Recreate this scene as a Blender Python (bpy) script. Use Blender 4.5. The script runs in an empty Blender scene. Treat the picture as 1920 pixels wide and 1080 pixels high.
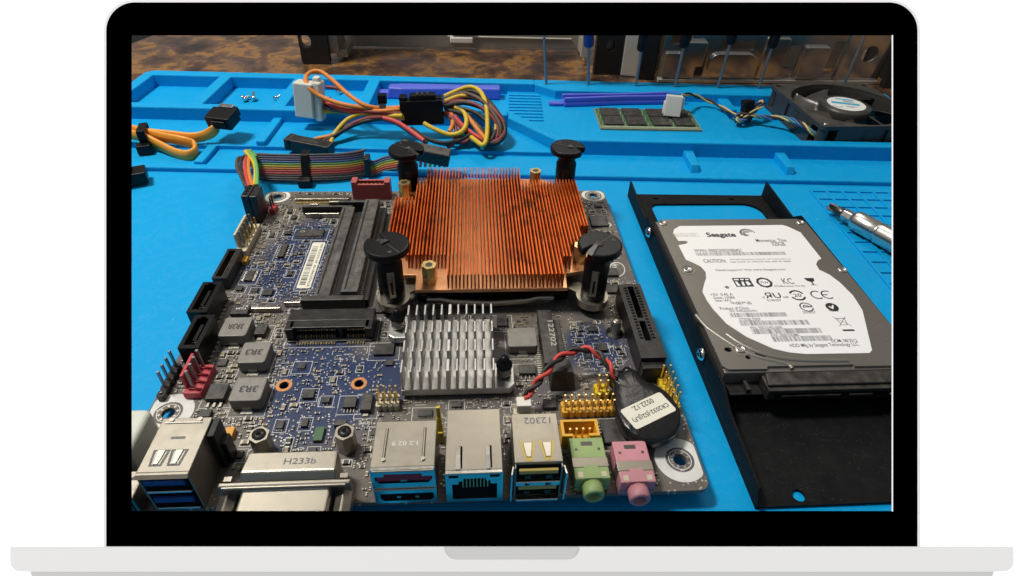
import bpy, bmesh, math, random
from math import radians, sin, cos, pi
from mathutils import Matrix, Vector
from mathutils.geometry import tessellate_polygon

random.seed(7)
S = 0.001                      # everything below is written in millimetres
SC = bpy.context.scene
COL = SC.collection

# ------------------------------------------------------------------ camera
# mat surface z = 0, board corner at x = y = 0, board 170 x 170 mm
CAM = Vector((103.13, -88.52, 156.88))
CR = Matrix(((0.997893, -0.057845, 0.029391),      # camera right
             (-0.012666, -0.617933, -0.786129),    # image down
             (0.063635, 0.784100, -0.617364)))     # view direction
right, down, fwd = CR[0], CR[1], CR[2]
CAMROT = Matrix((right, -down, -fwd)).transposed().to_4x4()
FPX = 1084.05
cam_d = bpy.data.cameras.new('camera')
cam_d.sensor_width = 36.0
cam_d.lens = FPX / 1920 * 36.0
cam_d.shift_y = -28 / 1920
cam_d.clip_start = 0.01
cam_d.clip_end = 20
cam = bpy.data.objects.new('camera', cam_d)
COL.objects.link(cam)
cam.matrix_world = Matrix.Translation(CAM * S) @ CAMROT
SC.camera = cam

# ------------------------------------------------------------------ world: dim even room light
world = bpy.data.worlds.new('World')
SC.world = world
world.use_nodes = True
bg = world.node_tree.nodes['Background']
bg.inputs[0].default_value = (1.0, 0.96, 0.90, 1)
bg.inputs[1].default_value = 0.2

# ------------------------------------------------------------------ bench lamp and an added fill behind it
def area(name, loc, target, size, watts, col):
    d = bpy.data.lights.new(name, 'AREA')
    d.shape = 'DISK'
    d.size = size * S
    d.energy = watts
    d.color = col
    o = bpy.data.objects.new(name, d)
    COL.objects.link(o)
    o.location = Vector(loc) * S
    o.rotation_euler = (Vector(target) - Vector(loc)).to_track_quat('-Z', 'Y').to_euler()
    return o
area('bench_lamp', (-330, 225, 900), (130, 130, 0), 190, 9.6, (1.0, 0.96, 0.88))
area('rear_fill', (260, 850, 820), (150, 160, 0), 460, 2.3, (1.0, 0.93, 0.82))  # added soft fill, placed to glow in level metal tops
# two added spots, only there to whiten the board that carries the laptop
D = 75.0                                    # laptop screen plane, mm in front of the lens
LAP = CAM + fwd * D
def spot(name, side):
    d = bpy.data.lights.new(name, 'SPOT')
    d.energy = 265
    d.spot_size = radians(4.9)
    d.spot_blend = .12
    d.shadow_soft_size = .01
    o = bpy.data.objects.new(name, d)
    COL.objects.link(o)
    p = LAP + right * (side * 1200) - fwd * 245 + down * 2
    o.location = p * S
    o.rotation_euler = (LAP + down * 2 - p).to_track_quat('-Z', 'Y').to_euler()
spot('added_board_spot', -1)
spot('added_board_spot', 1)

SC.view_settings.view_transform = 'Standard'
SC.view_settings.look = 'None'
SC.view_settings.exposure = 0
SC.view_settings.gamma = 1
SC.view_settings.use_curve_mapping = False
SC.cycles.use_denoising = True
SC.cycles.max_bounces = 10
SC.cycles.diffuse_bounces = 6
SC.cycles.caustics_reflective = False
SC.cycles.caustics_refractive = False

# ------------------------------------------------------------------ materials
MATS = {}
def base_nodes(name):
    m = bpy.data.materials.new(name)
    m.use_nodes = True
    nt = m.node_tree
    b = nt.nodes['Principled BSDF']
    return m, nt, b
def pos_mm(nt):
    g = nt.nodes.new('ShaderNodeNewGeometry')
    v = nt.nodes.new('ShaderNodeVectorMath')
    v.operation = 'SCALE'
    v.inputs[3].default_value = 1000
    nt.links.new(g.outputs['Position'], v.inputs[0])
    return v.outputs[0], g
def noise(nt, vec, size, detail=4, rough=.55, dist=0):
    n = nt.nodes.new('ShaderNodeTexNoise')
    n.inputs['Scale'].default_value = 1.0 / size
    n.inputs['Detail'].default_value = detail
    n.inputs['Roughness'].default_value = rough
    n.inputs['Distortion'].default_value = dist
    nt.links.new(vec, n.inputs['Vector'])
    return n.outputs[0]
def ramp(nt, val, stops):
    r = nt.nodes.new('ShaderNodeValToRGB')
    el = r.color_ramp.elements
    while len(el) < len(stops):
        el.new(.5)
    for e, (p, c) in zip(el, stops):
        e.position = p
        e.color = (c, c, c, 1) if isinstance(c, (int, float)) else (*c, 1)
    nt.links.new(val, r.inputs[0])
    return r.outputs[0]
def mix(nt, fac, a, b, mode='MIX'):
    n = nt.nodes.new('ShaderNodeMix')
    n.data_type = 'RGBA'
    n.blend_type = mode
    for sock, v in ((n.inputs[0], fac), (n.inputs[6], a), (n.inputs[7], b)):
        if hasattr(v, 'is_output'):
            nt.links.new(v, sock)
        elif isinstance(v, (int, float)):
            sock.default_value = v
        else:
            sock.default_value = (*v, 1)
    return n.outputs[2]
def math_(nt, op, a, b=None):
    n = nt.nodes.new('ShaderNodeMath')
    n.operation = op
    for sock, v in ((n.inputs[0], a), (n.inputs[1], b)):
        if v is None:
            continue
        if hasattr(v, 'is_output'):
            nt.links.new(v, sock)
        else:
            sock.default_value = v
    return n.outputs[0]
def add_bump(nt, b, h, dist, strength=1):
    n = nt.nodes.new('ShaderNodeBump')
    n.inputs['Distance'].default_value = dist * S
    n.inputs['Strength'].default_value = strength
    nt.links.new(h, n.inputs['Height'])
    nt.links.new(n.outputs[0], b.inputs['Normal'])

DUST = (0.30, 0.265, 0.22)
def M(name, col, rough=.5, metal=0., spec=.5, var=.12, vs=6, bump=0, bs=.6, dust=0, dcol=DUST, ds=5, rvar=.08, speck=0, alpha=None, sss=0, lint=0, scratch=0):
    if name in MATS:
        return MATS[name]
    m, nt, b = base_nodes(name)
    v, g = pos_mm(nt)
    n1 = noise(nt, v, vs)
    c = mix(nt, n1, tuple(x * (1 - var) for x in col), tuple(min(1, x * (1 + var)) for x in col))
    if dust:
        n2 = noise(nt, v, ds, 6, .65)
        nz = nt.nodes.new('ShaderNodeSeparateXYZ')
        nt.links.new(g.outputs['Normal'], nz.inputs[0])
        up_ = math_(nt, 'MAXIMUM', nz.outputs[2], .12)
        d = math_(nt, 'MULTIPLY', ramp(nt, n2, [(.35, 0.), (.72, 1.)]), up_)
        d = math_(nt, 'MULTIPLY', d, dust)
        c = mix(nt, d, c, dcol)
    if speck:
        n3 = noise(nt, v, .55, 2)
        c = mix(nt, math_(nt, 'MULTIPLY', ramp(nt, n3, [(.70, 0.), (.74, 1.)]), speck), c, (.45, .43, .38))
    if scratch:
        mp = nt.nodes.new('ShaderNodeMapping')
        mp.inputs['Scale'].default_value = (.12, 1, 1)
        mp.inputs['Rotation'].default_value = (0, 0, .8)
        nt.links.new(v, mp.inputs[0])
        l1 = ramp(nt, noise(nt, mp.outputs[0], 1.6, 3, .6, .3), [(.495, 0.), (.5, 1.), (.505, 0.)])
        l1 = math_(nt, 'MULTIPLY', l1, ramp(nt, noise(nt, v, 11, 3), [(.52, 0.), (.62, 1.)]))
        c = mix(nt, math_(nt, 'MULTIPLY', l1, scratch), c, tuple(min(1, x * 1.6 + .12) for x in col))
    if lint:
        vo = nt.nodes.new('ShaderNodeTexVoronoi')
        vo.inputs['Scale'].default_value = .11
        nt.links.new(v, vo.inputs['Vector'])
        big = noise(nt, v, 60, 2)
        dl = math_(nt, 'MULTIPLY', ramp(nt, vo.outputs['Distance'], [(.022, 1.), (.034, 0.)]), ramp(nt, big, [(.45, 0.), (.6, 1.)]))
        c = mix(nt, math_(nt, 'MULTIPLY', dl, lint), c, (.62, .68, .70))
        sc = ramp(nt, noise(nt, v, 22, 8, .7, 2.), [(.50, 0.), (.515, .5), (.53, 0.)])
        c = mix(nt, math_(nt, 'MULTIPLY', sc, .16), c, (.35, .55, .68))
        c = mix(nt, ramp(nt, noise(nt, v, 34, 5, .6), [(.56, 0.), (.75, .16)]), c, (.02, .20, .42))
    nt.links.new(c, b.inputs['Base Color'])
    rr = nt.nodes.new('ShaderNodeMapRange')
    nt.links.new(noise(nt, v, vs * .6), rr.inputs[0])
    rr.inputs[3].default_value = max(.02, rough - rvar)
    rr.inputs[4].default_value = min(1, rough + rvar)
    nt.links.new(rr.outputs[0], b.inputs['Roughness'])
    b.inputs['Metallic'].default_value = metal
    b.inputs['Specular IOR Level'].default_value = spec
    if sss:
        b.inputs['Subsurface Weight'].default_value = sss
        b.inputs['Subsurface Radius'].default_value = (.004, .004, .004)
    if bump:
        add_bump(nt, b, noise(nt, v, bs, 5), bump)
    MATS[name] = m
    return m

M('silicone', (0.0, 0.335, 0.71), .58, var=.05, vs=55, bump=.03, bs=.5, speck=0, spec=.18, rvar=.16, lint=.55)
M('black_plastic', (.009, .009, .010), .38, var=.3, vs=4, spec=.4, dust=.09, ds=3, bump=.015)
M('black_plastic_clean', (.005, .005, .006), .36, var=.3, vs=4, spec=.26)
M('matte_black', (.006, .0065, .0075), .6, var=.3, vs=6, dust=.02, ds=7, speck=.22, bump=.02, spec=.12, scratch=.3)
M('dusty_black', (.013, .012, .012), .5, var=.3, vs=3, dust=.26, ds=4, bump=.03)
M('chip', (.016, .016, .017), .5, var=.3, vs=2, dust=.26, ds=3)
M('inductor_grey', (.20, .188, .168), .55, metal=.2, var=.1, vs=3, dust=.35, ds=3, dcol=(.36, .33, .29))
M('inductor_ink', (.03, .03, .03), .6)
M('tin', (.345, .315, .262), .38, metal=.9, scratch=.25, var=.10, vs=5, dust=.30, ds=4, rvar=.1, dcol=(.42, .38, .32))
M('tin_bright', (.58, .55, .49), .34, metal=1, var=.08, vs=2)
M('tin_face_lit', (.80, .77, .72), .24, metal=1, var=.08, vs=4)  # front-facing tin, lightened so the mat's reflection shows bright
M('socket_grey', (.035, .034, .033), .55, var=.3, vs=4, dust=.42, ds=5)
M('nickel_bar', (.42, .38, .32), .3, metal=1, var=.15, vs=3, dust=.3, ds=3)
M('solder', (.44, .42, .37), .48, metal=1, var=.15, vs=1, dust=.25)
M('gold', (.78, .56, .22), .3, metal=.8, var=.1, vs=1)
M('brass', (.80, .60, .24), .25, metal=.75, var=.10, vs=2)
M('aluminium', (.56, .555, .54), .42, metal=.85, var=.08, vs=3, dust=.28, ds=2.5, dcol=(.40, .38, .33))
M('chrome', (.82, .82, .82), .16, metal=1, var=.05)
M('satin_steel', (.68, .66, .63), .28, metal=1, var=.06, vs=5)
M('white_ink', (.72, .72, .69), .6, var=.1, vs=2, dust=.3)
M('black_ink', (.02, .02, .02), .6, var=.1)
M('grey_ink', (.16, .16, .16), .6)
M('pale_ink', (.42, .40, .36), .6)
M('label_white', (.87, .87, .87), .45, var=.02, vs=12)
M('label_cream', (.76, .73, .62), .55, var=.04, vs=6)
M('cream_plastic', (.62, .54, .38), .5, var=.08, vs=3, dust=.2)
M('white_plastic', (.72, .70, .63), .4, var=.05, vs=6, dust=.08)
M('milky_plastic', (.66, .66, .58), .35, var=.05, vs=8, sss=.35)
M('yellow_plastic', (.78, .40, .015), .45, var=.1, vs=3, dust=.22)
M('bright_yellow', (.80, .55, .02), .4, var=.06, vs=3, dust=.12)
M('red_plastic', (.50, .035, .055), .45, var=.12, vs=3, dust=.16)
M('pink_red_plastic', (.42, .075, .075), .5, var=.12, vs=4, dust=.2)
M('port_red', (.30, .012, .04), .5)
M('port_blue', (.012, .07, .30), .45)
M('port_yellow', (.62, .46, .10), .5, dust=.2)
M('jack_green', (.29, .41, .15), .5, var=.1, vs=3, dust=.3, ds=2.5)
M('jack_pink', (.58, .235, .28), .5, var=.1, vs=3, dust=.25, ds=2.5)
M('hollow', (.004, .004, .005), .7, spec=.1)
M('tantalum', (.70, .33, .03), .45, var=.08, vs=2, dust=.15)
M('bare_copper_ring', (.72, .32, .12), .35, metal=.7, var=.08, vs=2)
M('blue_handle', (.012, .04, .24), .35)
M('spudger_blue', (.11, .15, .68), .38, var=.05, vs=20, spec=.4)
M('steel_cover', (.27, .25, .225), .40, metal=.75, scratch=.2, var=.05, vs=14, rvar=.05)
M('steel_bead', (.30, .28, .25), .45, metal=.75, var=.05, vs=8)
M('case_black', (.010, .010, .011), .45, var=.2, vs=20)
M('case_steel', (.62, .61, .58), .18, metal=.9, var=.06, vs=30, rvar=.04)
M('case_rail', (.36, .35, .32), .35, metal=.6, var=.08, vs=40)
M('case_bright', (.62, .60, .54), .35, metal=.4, var=.05, vs=20)
M('shaft_steel', (.30, .30, .31), .38, metal=.8, var=.1, vs=5)
M('dark_bit', (.10, .09, .085), .35, metal=.9, var=.2, vs=3)
M('ram_green', (.045, .12, .05), .45, var=.2, vs=3)
M('ram_edge', (.32, .28, .15), .5, var=.15, vs=3)
M('ram_trace', (.30, .34, .25), .5, var=.3, vs=1.5)
M('fan_black', (.034, .033, .031), .4, var=.25, vs=8, dust=.34, ds=10, dcol=(.20, .18, .15))
M('fan_blade', (.05, .048, .045), .32, var=.2, vs=8, dust=.25, ds=9, dcol=(.22, .20, .17))
M('label_blue_ink', (.05, .42, .62), .5)
M('batt_wrap', (.011, .011, .012), .24, var=.3, vs=3, bump=.10, bs=2.2)
M('hole_shade', (.05, .045, .035), .35)  # dark tone painted for the shade inside a hole
for nm, c in dict(orange=(.80, .25, .025), red=(.70, .06, .05), darkred=(.22, .022, .026), yellow=(.78, .54, .03), grey=(.12, .115, .11), black=(.014, .013, .013), brown=(.10, .05, .03), green=(.16, .50, .12), pink=(.72, .14, .16), blue=(.06, .15, .45), violet=(.14, .11, .22), white=(.6, .6, .56), pale_yellow=(.72, .55, .22), teal=(.07, .30, .36)).items():
    M('ribbon_' + nm, tuple(x * .5 for x in c), .55, var=.14, vs=3, dust=.10)
    M('wire_' + nm, tuple(x * .86 for x in c), .55, var=.14, vs=3, dust=.16, bump=.02, bs=1.2)
M('sata_orange', (.82, .33, .035), .45, var=.05, vs=6)
M('lid_aluminium', (.345, .345, .348), .9, var=0, spec=0)
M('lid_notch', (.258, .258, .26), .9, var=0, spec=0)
M('bezel_black', (.0, .0, .0), 1, var=0, spec=0)
M('backdrop_white', (.90, .90, .90), .9, var=0, spec=0)
M('plaster', (.46, .43, .39), .9, var=.05, vs=120)
M('dark_floor', (.01, .009, .009), .8)

# copper with tarnish between the fins
def copper():
    m, nt, b = base_nodes('copper')
    v, g = pos_mm(nt)
    n1 = noise(nt, v, 14, 4, .6)
    c = mix(nt, ramp(nt, n1, [(.35, 0.), (.65, 1.)]), (.74, .155, .030), (.58, .088, .013))
    stain = ramp(nt, noise(nt, v, 9, 3, .6, .6), [(.52, 0.), (.68, 1.)])
    c = mix(nt, math_(nt, 'MULTIPLY', stain, .75), c, (.07, .022, .012))
    nt.links.new(c, b.inputs['Base Color'])
    b.inputs['Metallic'].default_value = .45
    b.inputs['Specular IOR Level'].default_value = .08
    b.inputs['Roughness'].default_value = .38
    MATS['copper'] = m
copper()
M('copper_base', (.82, .40, .19), .34, metal=.7, var=.08, vs=8, dust=.12)

def pcb():
    m, nt, b = base_nodes('pcb_blue')
    v, g = pos_mm(nt)
    sx = nt.nodes.new('ShaderNodeMapping')
    nt.links.new(v, sx.inputs[0])
    col = mix(nt, noise(nt, v, 9), (.004, .017, .072), (.008, .028, .105))
    # copper traces under the mask
    w = nt.nodes.new('ShaderNodeTexWave')
    w.inputs['Scale'].default_value = .32
    w.inputs['Distortion'].default_value = 0
    sx.inputs['Rotation'].default_value = (0, 0, .02)
    vv = nt.nodes.new('ShaderNodeTexVoronoi')
    vv.distance = 'MANHATTAN'
    vv.inputs['Scale'].default_value = .14
    nt.links.new(v, vv.inputs['Vector'])
    off = nt.nodes.new('ShaderNodeVectorMath')
    off.operation = 'ADD'
    sc_ = nt.nodes.new('ShaderNodeVectorMath')
    sc_.operation = 'SCALE'
    sc_.inputs[3].default_value = 40
    nt.links.new(vv.outputs['Color'], sc_.inputs[0])
    nt.links.new(sc_.outputs[0], off.inputs[0])
    nt.links.new(sx.outputs[0], off.inputs[1])
    nt.links.new(off.outputs[0], w.inputs['Vector'])
    tr = ramp(nt, w.outputs['Fac'], [(.80, 0.), (.92, 1.)])
    col = mix(nt, math_(nt, 'MULTIPLY', tr, .35), col, (.03, .065, .16))
    # vias
    vo = nt.nodes.new('ShaderNodeTexVoronoi')
    vo.voronoi_dimensions = '2D'
    vo.inputs['Scale'].default_value = .55
    vo.inputs['Randomness'].default_value = .85
    nt.links.new(v, vo.inputs['Vector'])
    dots = ramp(nt, vo.outputs['Distance'], [(.13, 1.), (.19, 0.)])
    keep = ramp(nt, noise(nt, v, 7, 2), [(.52, 0.), (.60, 1.)])
    dots = math_(nt, 'MULTIPLY', dots, keep)
    # settled dust, heavy in places, thin in others
    d = ramp(nt, noise(nt, v, 26, 5, .62), [(.30, .62), (.48, 1.)])
    for bxc, byc, brad in ((28, 104, 26), (30, 128, 20), (52, 36, 24), (48, 54, 20), (147, 58, 15), (72, 46, 14), (15, 104, 10)):
        ds_ = nt.nodes.new('ShaderNodeVectorMath'); ds_.operation = 'DISTANCE'
        nt.links.new(v, ds_.inputs[0]); ds_.inputs[1].default_value = (bxc, byc, 7)
        mr = nt.nodes.new('ShaderNodeMapRange'); mr.interpolation_type = 'SMOOTHSTEP'
        nt.links.new(math_(nt, 'ADD', ds_.outputs['Value'], math_(nt, 'MULTIPLY', noise(nt, v, 9, 3), 14)), mr.inputs[0])
        mr.inputs[1].default_value = brad * .45 + 7; mr.inputs[2].default_value = brad + 9; mr.inputs[3].default_value = .10; mr.inputs[4].default_value = 1
        d = math_(nt, 'MULTIPLY', d, mr.outputs[0])
    fine = ramp(nt, noise(nt, v, 1.3, 4, .7), [(.3, .72), (.7, 1.)])
    d = math_(nt, 'MULTIPLY', d, fine)
    col = mix(nt, d, col, (.17, .143, .108))
    col = mix(nt, math_(nt, 'MULTIPLY', dots, .85), col, (.58, .57, .52))
    nt.links.new(col, b.inputs['Base Color'])
    b.inputs['Roughness'].default_value = .5
    b.inputs['Specular IOR Level'].default_value = .3
    add_bump(nt, b, noise(nt, v, .5, 4), .05)
    MATS['pcb_blue'] = m
pcb()

def wood():
    m, nt, b = base_nodes('burl_wood')
    v, g = pos_mm(nt)
    st = nt.nodes.new('ShaderNodeMapping')
    st.inputs['Scale'].default_value = (1, 1, 1)
    st.inputs['Rotation'].default_value = (0, 0, .3)
    nt.links.new(v, st.inputs[0])
    n = noise(nt, st.outputs[0], 30, 8, .62, .3)
    c = ramp(nt, n, [(.34, (.022, .014, .012)), (.43, (.065, .036, .024)), (.50, (.13, .068, .036)), (.56, (.30, .15, .042)), (.63, (.15, .078, .045)), (.76, (.06, .04, .036))])
    n2 = noise(nt, v, 70, 3)
    c = mix(nt, ramp(nt, n2, [(.5, 0.), (.64, .5)]), c, (.075, .055, .065))
    nt.links.new(c, b.inputs['Base Color'])
    b.inputs['Roughness'].default_value = .22
    add_bump(nt, b, noise(nt, v, 6, 5), .05)
    MATS['burl_wood'] = m
wood()

# ------------------------------------------------------------------ mesh helpers
ORG = {}
class MB:
    def __init__(s, mat=None):
        s.v = []; s.f = []; s.mi = []; s.M = mat; s.sm = []
    def add(s, vs, fs, mi=0, smooth=False):
        o = len(s.v)
        for p in vs:
            p = Vector(p)
            s.v.append(s.M @ p if s.M else p)
        for f in fs:
            s.f.append([o + i for i in f]); s.mi.append(mi); s.sm.append(smooth)
        return s
    def box(s, x0, x1, y0, y1, z0, z1, mi=0):
        vs = [(x0, y0, z0), (x1, y0, z0), (x1, y1, z0), (x0, y1, z0), (x0, y0, z1), (x1, y0, z1), (x1, y1, z1), (x0, y1, z1)]
        return s.add(vs, [(0, 3, 2, 1), (4, 5, 6, 7), (0, 1, 5, 4), (1, 2, 6, 5), (2, 3, 7, 6), (3, 0, 4, 7)], mi)
    def cbox(s, cx, cy, z0, sx, sy, h, mi=0):
        return s.box(cx - sx / 2, cx + sx / 2, cy - sy / 2, cy + sy / 2, z0, z0 + h, mi)
    def frustum(s, b, t, z0, z1, mi=0):
        n = len(b)
        vs = [(x, y, z0) for x, y in b] + [(x, y, z1) for x, y in t]
        fs = [tuple(range(n - 1, -1, -1)), tuple(range(n, 2 * n))] + [(i, (i + 1) % n, n + (i + 1) % n, n + i) for i in range(n)]
        return s.add(vs, fs, mi)
    def prism(s, poly, z0, z1, mi=0):
        a = sum(poly[i][0] * poly[(i + 1) % len(poly)][1] - poly[(i + 1) % len(poly)][0] * poly[i][1] for i in range(len(poly)))
        if a < 0:
            poly = poly[::-1]
        return s.frustum(poly, poly, z0, z1, mi)
    def holed(s, outer, holes, z0, z1, mi=0, mih=None):
        loops = [outer] + holes
        flat = [p for l in loops for p in l]
        tris = tessellate_polygon([[Vector((x, y, 0)) for x, y in l] for l in loops])
        n = len(flat)
        vs = [(x, y, z0) for x, y in flat] + [(x, y, z1) for x, y in flat]
        fs = []
        for t in tris:
            a, b, c = [flat[i] for i in t]
            cr = (b[0] - a[0]) * (c[1] - a[1]) - (b[1] - a[1]) * (c[0] - a[0])
            t = tuple(t) if cr > 0 else tuple(t)[::-1]
            fs.append(tuple(n + i for i in t)); fs.append(t[::-1])
        s.add(vs, fs, mi)
        o = 0
        for k, l in enumerate(loops):
            m_ = len(l)
            ar = sum(l[i][0] * l[(i + 1) % m_][1] - l[(i + 1) % m_][0] * l[i][1] for i in range(m_))
            flip = (ar < 0) != (k > 0)
            ws = [(x, y, z0) for x, y in l] + [(x, y, z1) for x, y in l]
            q = [(i, (i + 1) % m_, m_ + (i + 1) % m_, m_ + i) for i in range(m_)]
            s.add(ws, [f[::-1] if flip else f for f in q], mi if k == 0 or mih is None else mih)
        return s
    def cyl(s, cx, cy, z0, z1, r, n=16, r2=None, mi=0, smooth=True, rot=0):
        r2 = r if r2 is None else r2
        vs = [(cx + r * cos(rot + 2 * pi * i / n), cy + r * sin(rot + 2 * pi * i / n), z0) for i in range(n)]
        vs += [(cx + r2 * cos(rot + 2 * pi * i / n), cy + r2 * sin(rot + 2 * pi * i / n), z1) for i in range(n)]
        s.add(vs, [(i, (i + 1) % n, n + (i + 1) % n, n + i) for i in range(n)], mi, smooth)
        s.add(vs[n:], [tuple(range(n))], mi); s.add(vs[:n], [tuple(range(n - 1, -1, -1))], mi)
        return s
    def lathe(s, prof, cx=0, cy=0, n=24, mi=0, smooth=True):
        vs = []; fs = []
        for r, z in prof:
            vs += [(cx + r * cos(2 * pi * i / n), cy + r * sin(2 * pi * i / n), z) for i in range(n)]
        for k in range(len(prof) - 1):
            for i in range(n):
                j = (i + 1) % n
                fs.append((k * n + i, k * n + j, (k + 1) * n + j, (k + 1) * n + i))
        s.add(vs, fs, mi, smooth)
        return s
    def tube(s, pts, r, n=8, mi=0, caps=True):
        pts = [Vector(p) for p in pts]
        N = len(pts); vs = []; fs = []
        t0 = (pts[1] - pts[0]).normalized()
        u = t0.orthogonal().normalized()
        for i, p in enumerate(pts):
            t = (pts[min(i + 1, N - 1)] - pts[max(i - 1, 0)]).normalized()
            u = (u - t * u.dot(t)).normalized()
            w = t.cross(u)
            vs += [p + (u * cos(2 * pi * k / n) + w * sin(2 * pi * k / n)) * r for k in range(n)]
        for i in range(N - 1):
            for k in range(n):
                j = (k + 1) % n
                fs.append((i * n + k, i * n + j, (i + 1) * n + j, (i + 1) * n + k))
        s.add(vs, fs, mi, True)
        if caps:
            s.add(vs[:n], [tuple(range(n - 1, -1, -1))], mi); s.add(vs[-n:], [tuple(range(n))], mi)
        return s
    def strap(s, pts, w, t, mi=0, updir=Vector((0, 0, 1))):
        """flat band: width w along updir, thickness t across"""
        pts = [Vector(p) for p in pts]
        N = len(pts); vs = []; fs = []
        for i, p in enumerate(pts):
            tg = (pts[min(i + 1, N - 1)] - pts[max(i - 1, 0)]).normalized()
            u = (updir - tg * updir.dot(tg)).normalized()
            sd = tg.cross(u)
            k = .28
            prof = [(-w / 2, -t / 2 * k), (-w / 2, t / 2 * k), (-w / 2 * .86, t / 2), (w / 2 * .86, t / 2), (w / 2, t / 2 * k), (w / 2, -t / 2 * k), (w / 2 * .86, -t / 2), (-w / 2 * .86, -t / 2)]
            vs += [p + u * a + sd * b for a, b in prof]
        for i in range(N - 1):
            for k in range(8):
                j = (k + 1) % 8
                fs.append((i * 8 + k, (i + 1) * 8 + k, (i + 1) * 8 + j, i * 8 + j))
        s.add(vs, fs, mi, True)
        s.add(vs[:8], [tuple(range(8))], mi); s.add(vs[-8:], [tuple(range(7, -1, -1))], mi)
        return s

def spline(pts, k=8):
    P = [Vector(p) for p in pts]
    out = []
    for i in range(len(P) - 1):
        a = P[max(i - 1, 0)]; b = P[i]; c = P[i + 1]; d = P[min(i + 2, len(P) - 1)]
        for q in range(k):
            t = q / k
            out.append(.5 * ((2 * b) + (c - a) * t + (2 * a - 5 * b + 4 * c - d) * t * t + (3 * b - a - 3 * c + d) * t ** 3))
    out.append(P[-1])
    return out
def circ(cx, cy, r, n=24, a0=0, a1=2 * pi, ry=None):
    ry = ry or r
    full = abs(a1 - a0 - 2 * pi) < 1e-6
    return [(cx + r * cos(a0 + (a1 - a0) * i / (n if full else n - 1)), cy + ry * sin(a0 + (a1 - a0) * i / (n if full else n - 1))) for i in range(n)]
def rrect(x0, x1, y0, y1, r, n=6):
    rs = r if isinstance(r, (tuple, list)) else (r, r, r, r)      # bl, br, tr, tl
    out = []
    for (cx, cy, a), q in zip(((x0, y0, pi), (x1, y0, 1.5 * pi), (x1, y1, 0), (x0, y1, .5 * pi)), rs):
        if q <= 0:
            out.append((cx, cy)); continue
        ox = cx + q if cx == x0 else cx - q
        oy = cy + q if cy == y0 else cy - q
        out += [(ox + q * cos(a + .5 * pi * i / n), oy + q * sin(a + .5 * pi * i / n)) for i in range(n + 1)]
    return out

def empty(name, loc, label=None, cat=None, group=None, rot=None):
    o = bpy.data.objects.new(name, None)
    o.empty_display_size = .01
    COL.objects.link(o)
    o.location = Vector(loc) * S
    if rot is not None:
        o.matrix_world = Matrix.Translation(Vector(loc) * S) @ rot
    ORG[o.name] = Vector(loc)
    tag(o, label, cat, group)
    return o
def tag(o, label=None, cat=None, group=None, kind=None):
    if label: o['label'] = label
    if cat: o['category'] = cat
    if group: o['group'] = group
    if kind: o['kind'] = kind
    return o
def obj(name, mb, mats, parent=None, bev=0, seg=2, label=None, cat=None, group=None, kind=None, local=False):
    if isinstance(mats, str):
        mats = [mats]
    lo = Vector([min(p[i] for p in mb.v) for i in range(3)])
    hi = Vector([max(p[i] for p in mb.v) for i in range(3)])
    og = Vector(((lo.x + hi.x) / 2, (lo.y + hi.y) / 2, lo.z))
    me = bpy.data.meshes.new(name)
    me.from_pydata([tuple((p - og) * S) for p in mb.v], [], mb.f)
    me.polygons.foreach_set('material_index', mb.mi)
    me.polygons.foreach_set('use_smooth', mb.sm)
    for m in mats:
        me.materials.append(MATS[m])
    me.update()
    o = bpy.data.objects.new(name, me)
    COL.objects.link(o)
    po = Vector()
    if parent is not None:
        o.parent = parent
        po = Vector() if local else ORG[parent.name]
    o.location = (og - po) * S
    ORG[o.name] = og
    if bev:
        b = o.modifiers.new('bevel', 'BEVEL')
        b.width = bev * S; b.segments = seg; b.limit_method = 'ANGLE'; b.angle_limit = radians(40)
    tag(o, label, cat, group, kind)
    return o
def clone(src, name, at, parent):
    """another piece with the same mesh, its own origin put at `at`"""
    o = bpy.data.objects.new(name, src.data)
    COL.objects.link(o)
    o.parent = parent
    o.location = (Vector(at) - ORG[parent.name]) * S
    ORG[o.name] = Vector(at)
    for m in src.modifiers:
        b = o.modifiers.new('bevel', 'BEVEL')
        b.width = m.width; b.segments = m.segments; b.limit_method = 'ANGLE'; b.angle_limit = m.angle_limit
    return o
def text(body, x, y, w, h, z, mat, parent, rot=0, name='printed_text', xf=None, bold=0.012):
    """flat lettering filling a w x h rectangle whose lower left corner is x, y (turned by rot about it)"""
    cu = bpy.data.curves.new('lettering', 'FONT')
    cu.body = body
    cu.resolution_u = 3
    cu.offset = bold
    t = bpy.data.objects.new('lettering', cu)
    COL.objects.link(t)
    bpy.context.view_layer.update()
    me = bpy.data.meshes.new_from_object(t.evaluated_get(bpy.context.evaluated_depsgraph_get()))
    bpy.data.objects.remove(t); bpy.data.curves.remove(cu)
    vs = [v.co.copy() for v in me.vertices]
    fs = [tuple(p.vertices) for p in me.polygons]
    bpy.data.meshes.remove(me)
    if not vs:
        return None
    x0 = min(v.x for v in vs); x1 = max(v.x for v in vs); y0 = min(v.y for v in vs); y1 = max(v.y for v in vs)
    R = Matrix.Translation((x, y, z)) @ Matrix.Rotation(rot, 4, 'Z')
    if xf is not None:
        R = xf @ R
    mb = MB(R)
    mb.add([((v.x - x0) / (x1 - x0) * w, (v.y - y0) / (y1 - y0) * h, 0) for v in vs], fs)
    return obj(name, mb, mat, parent)

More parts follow.
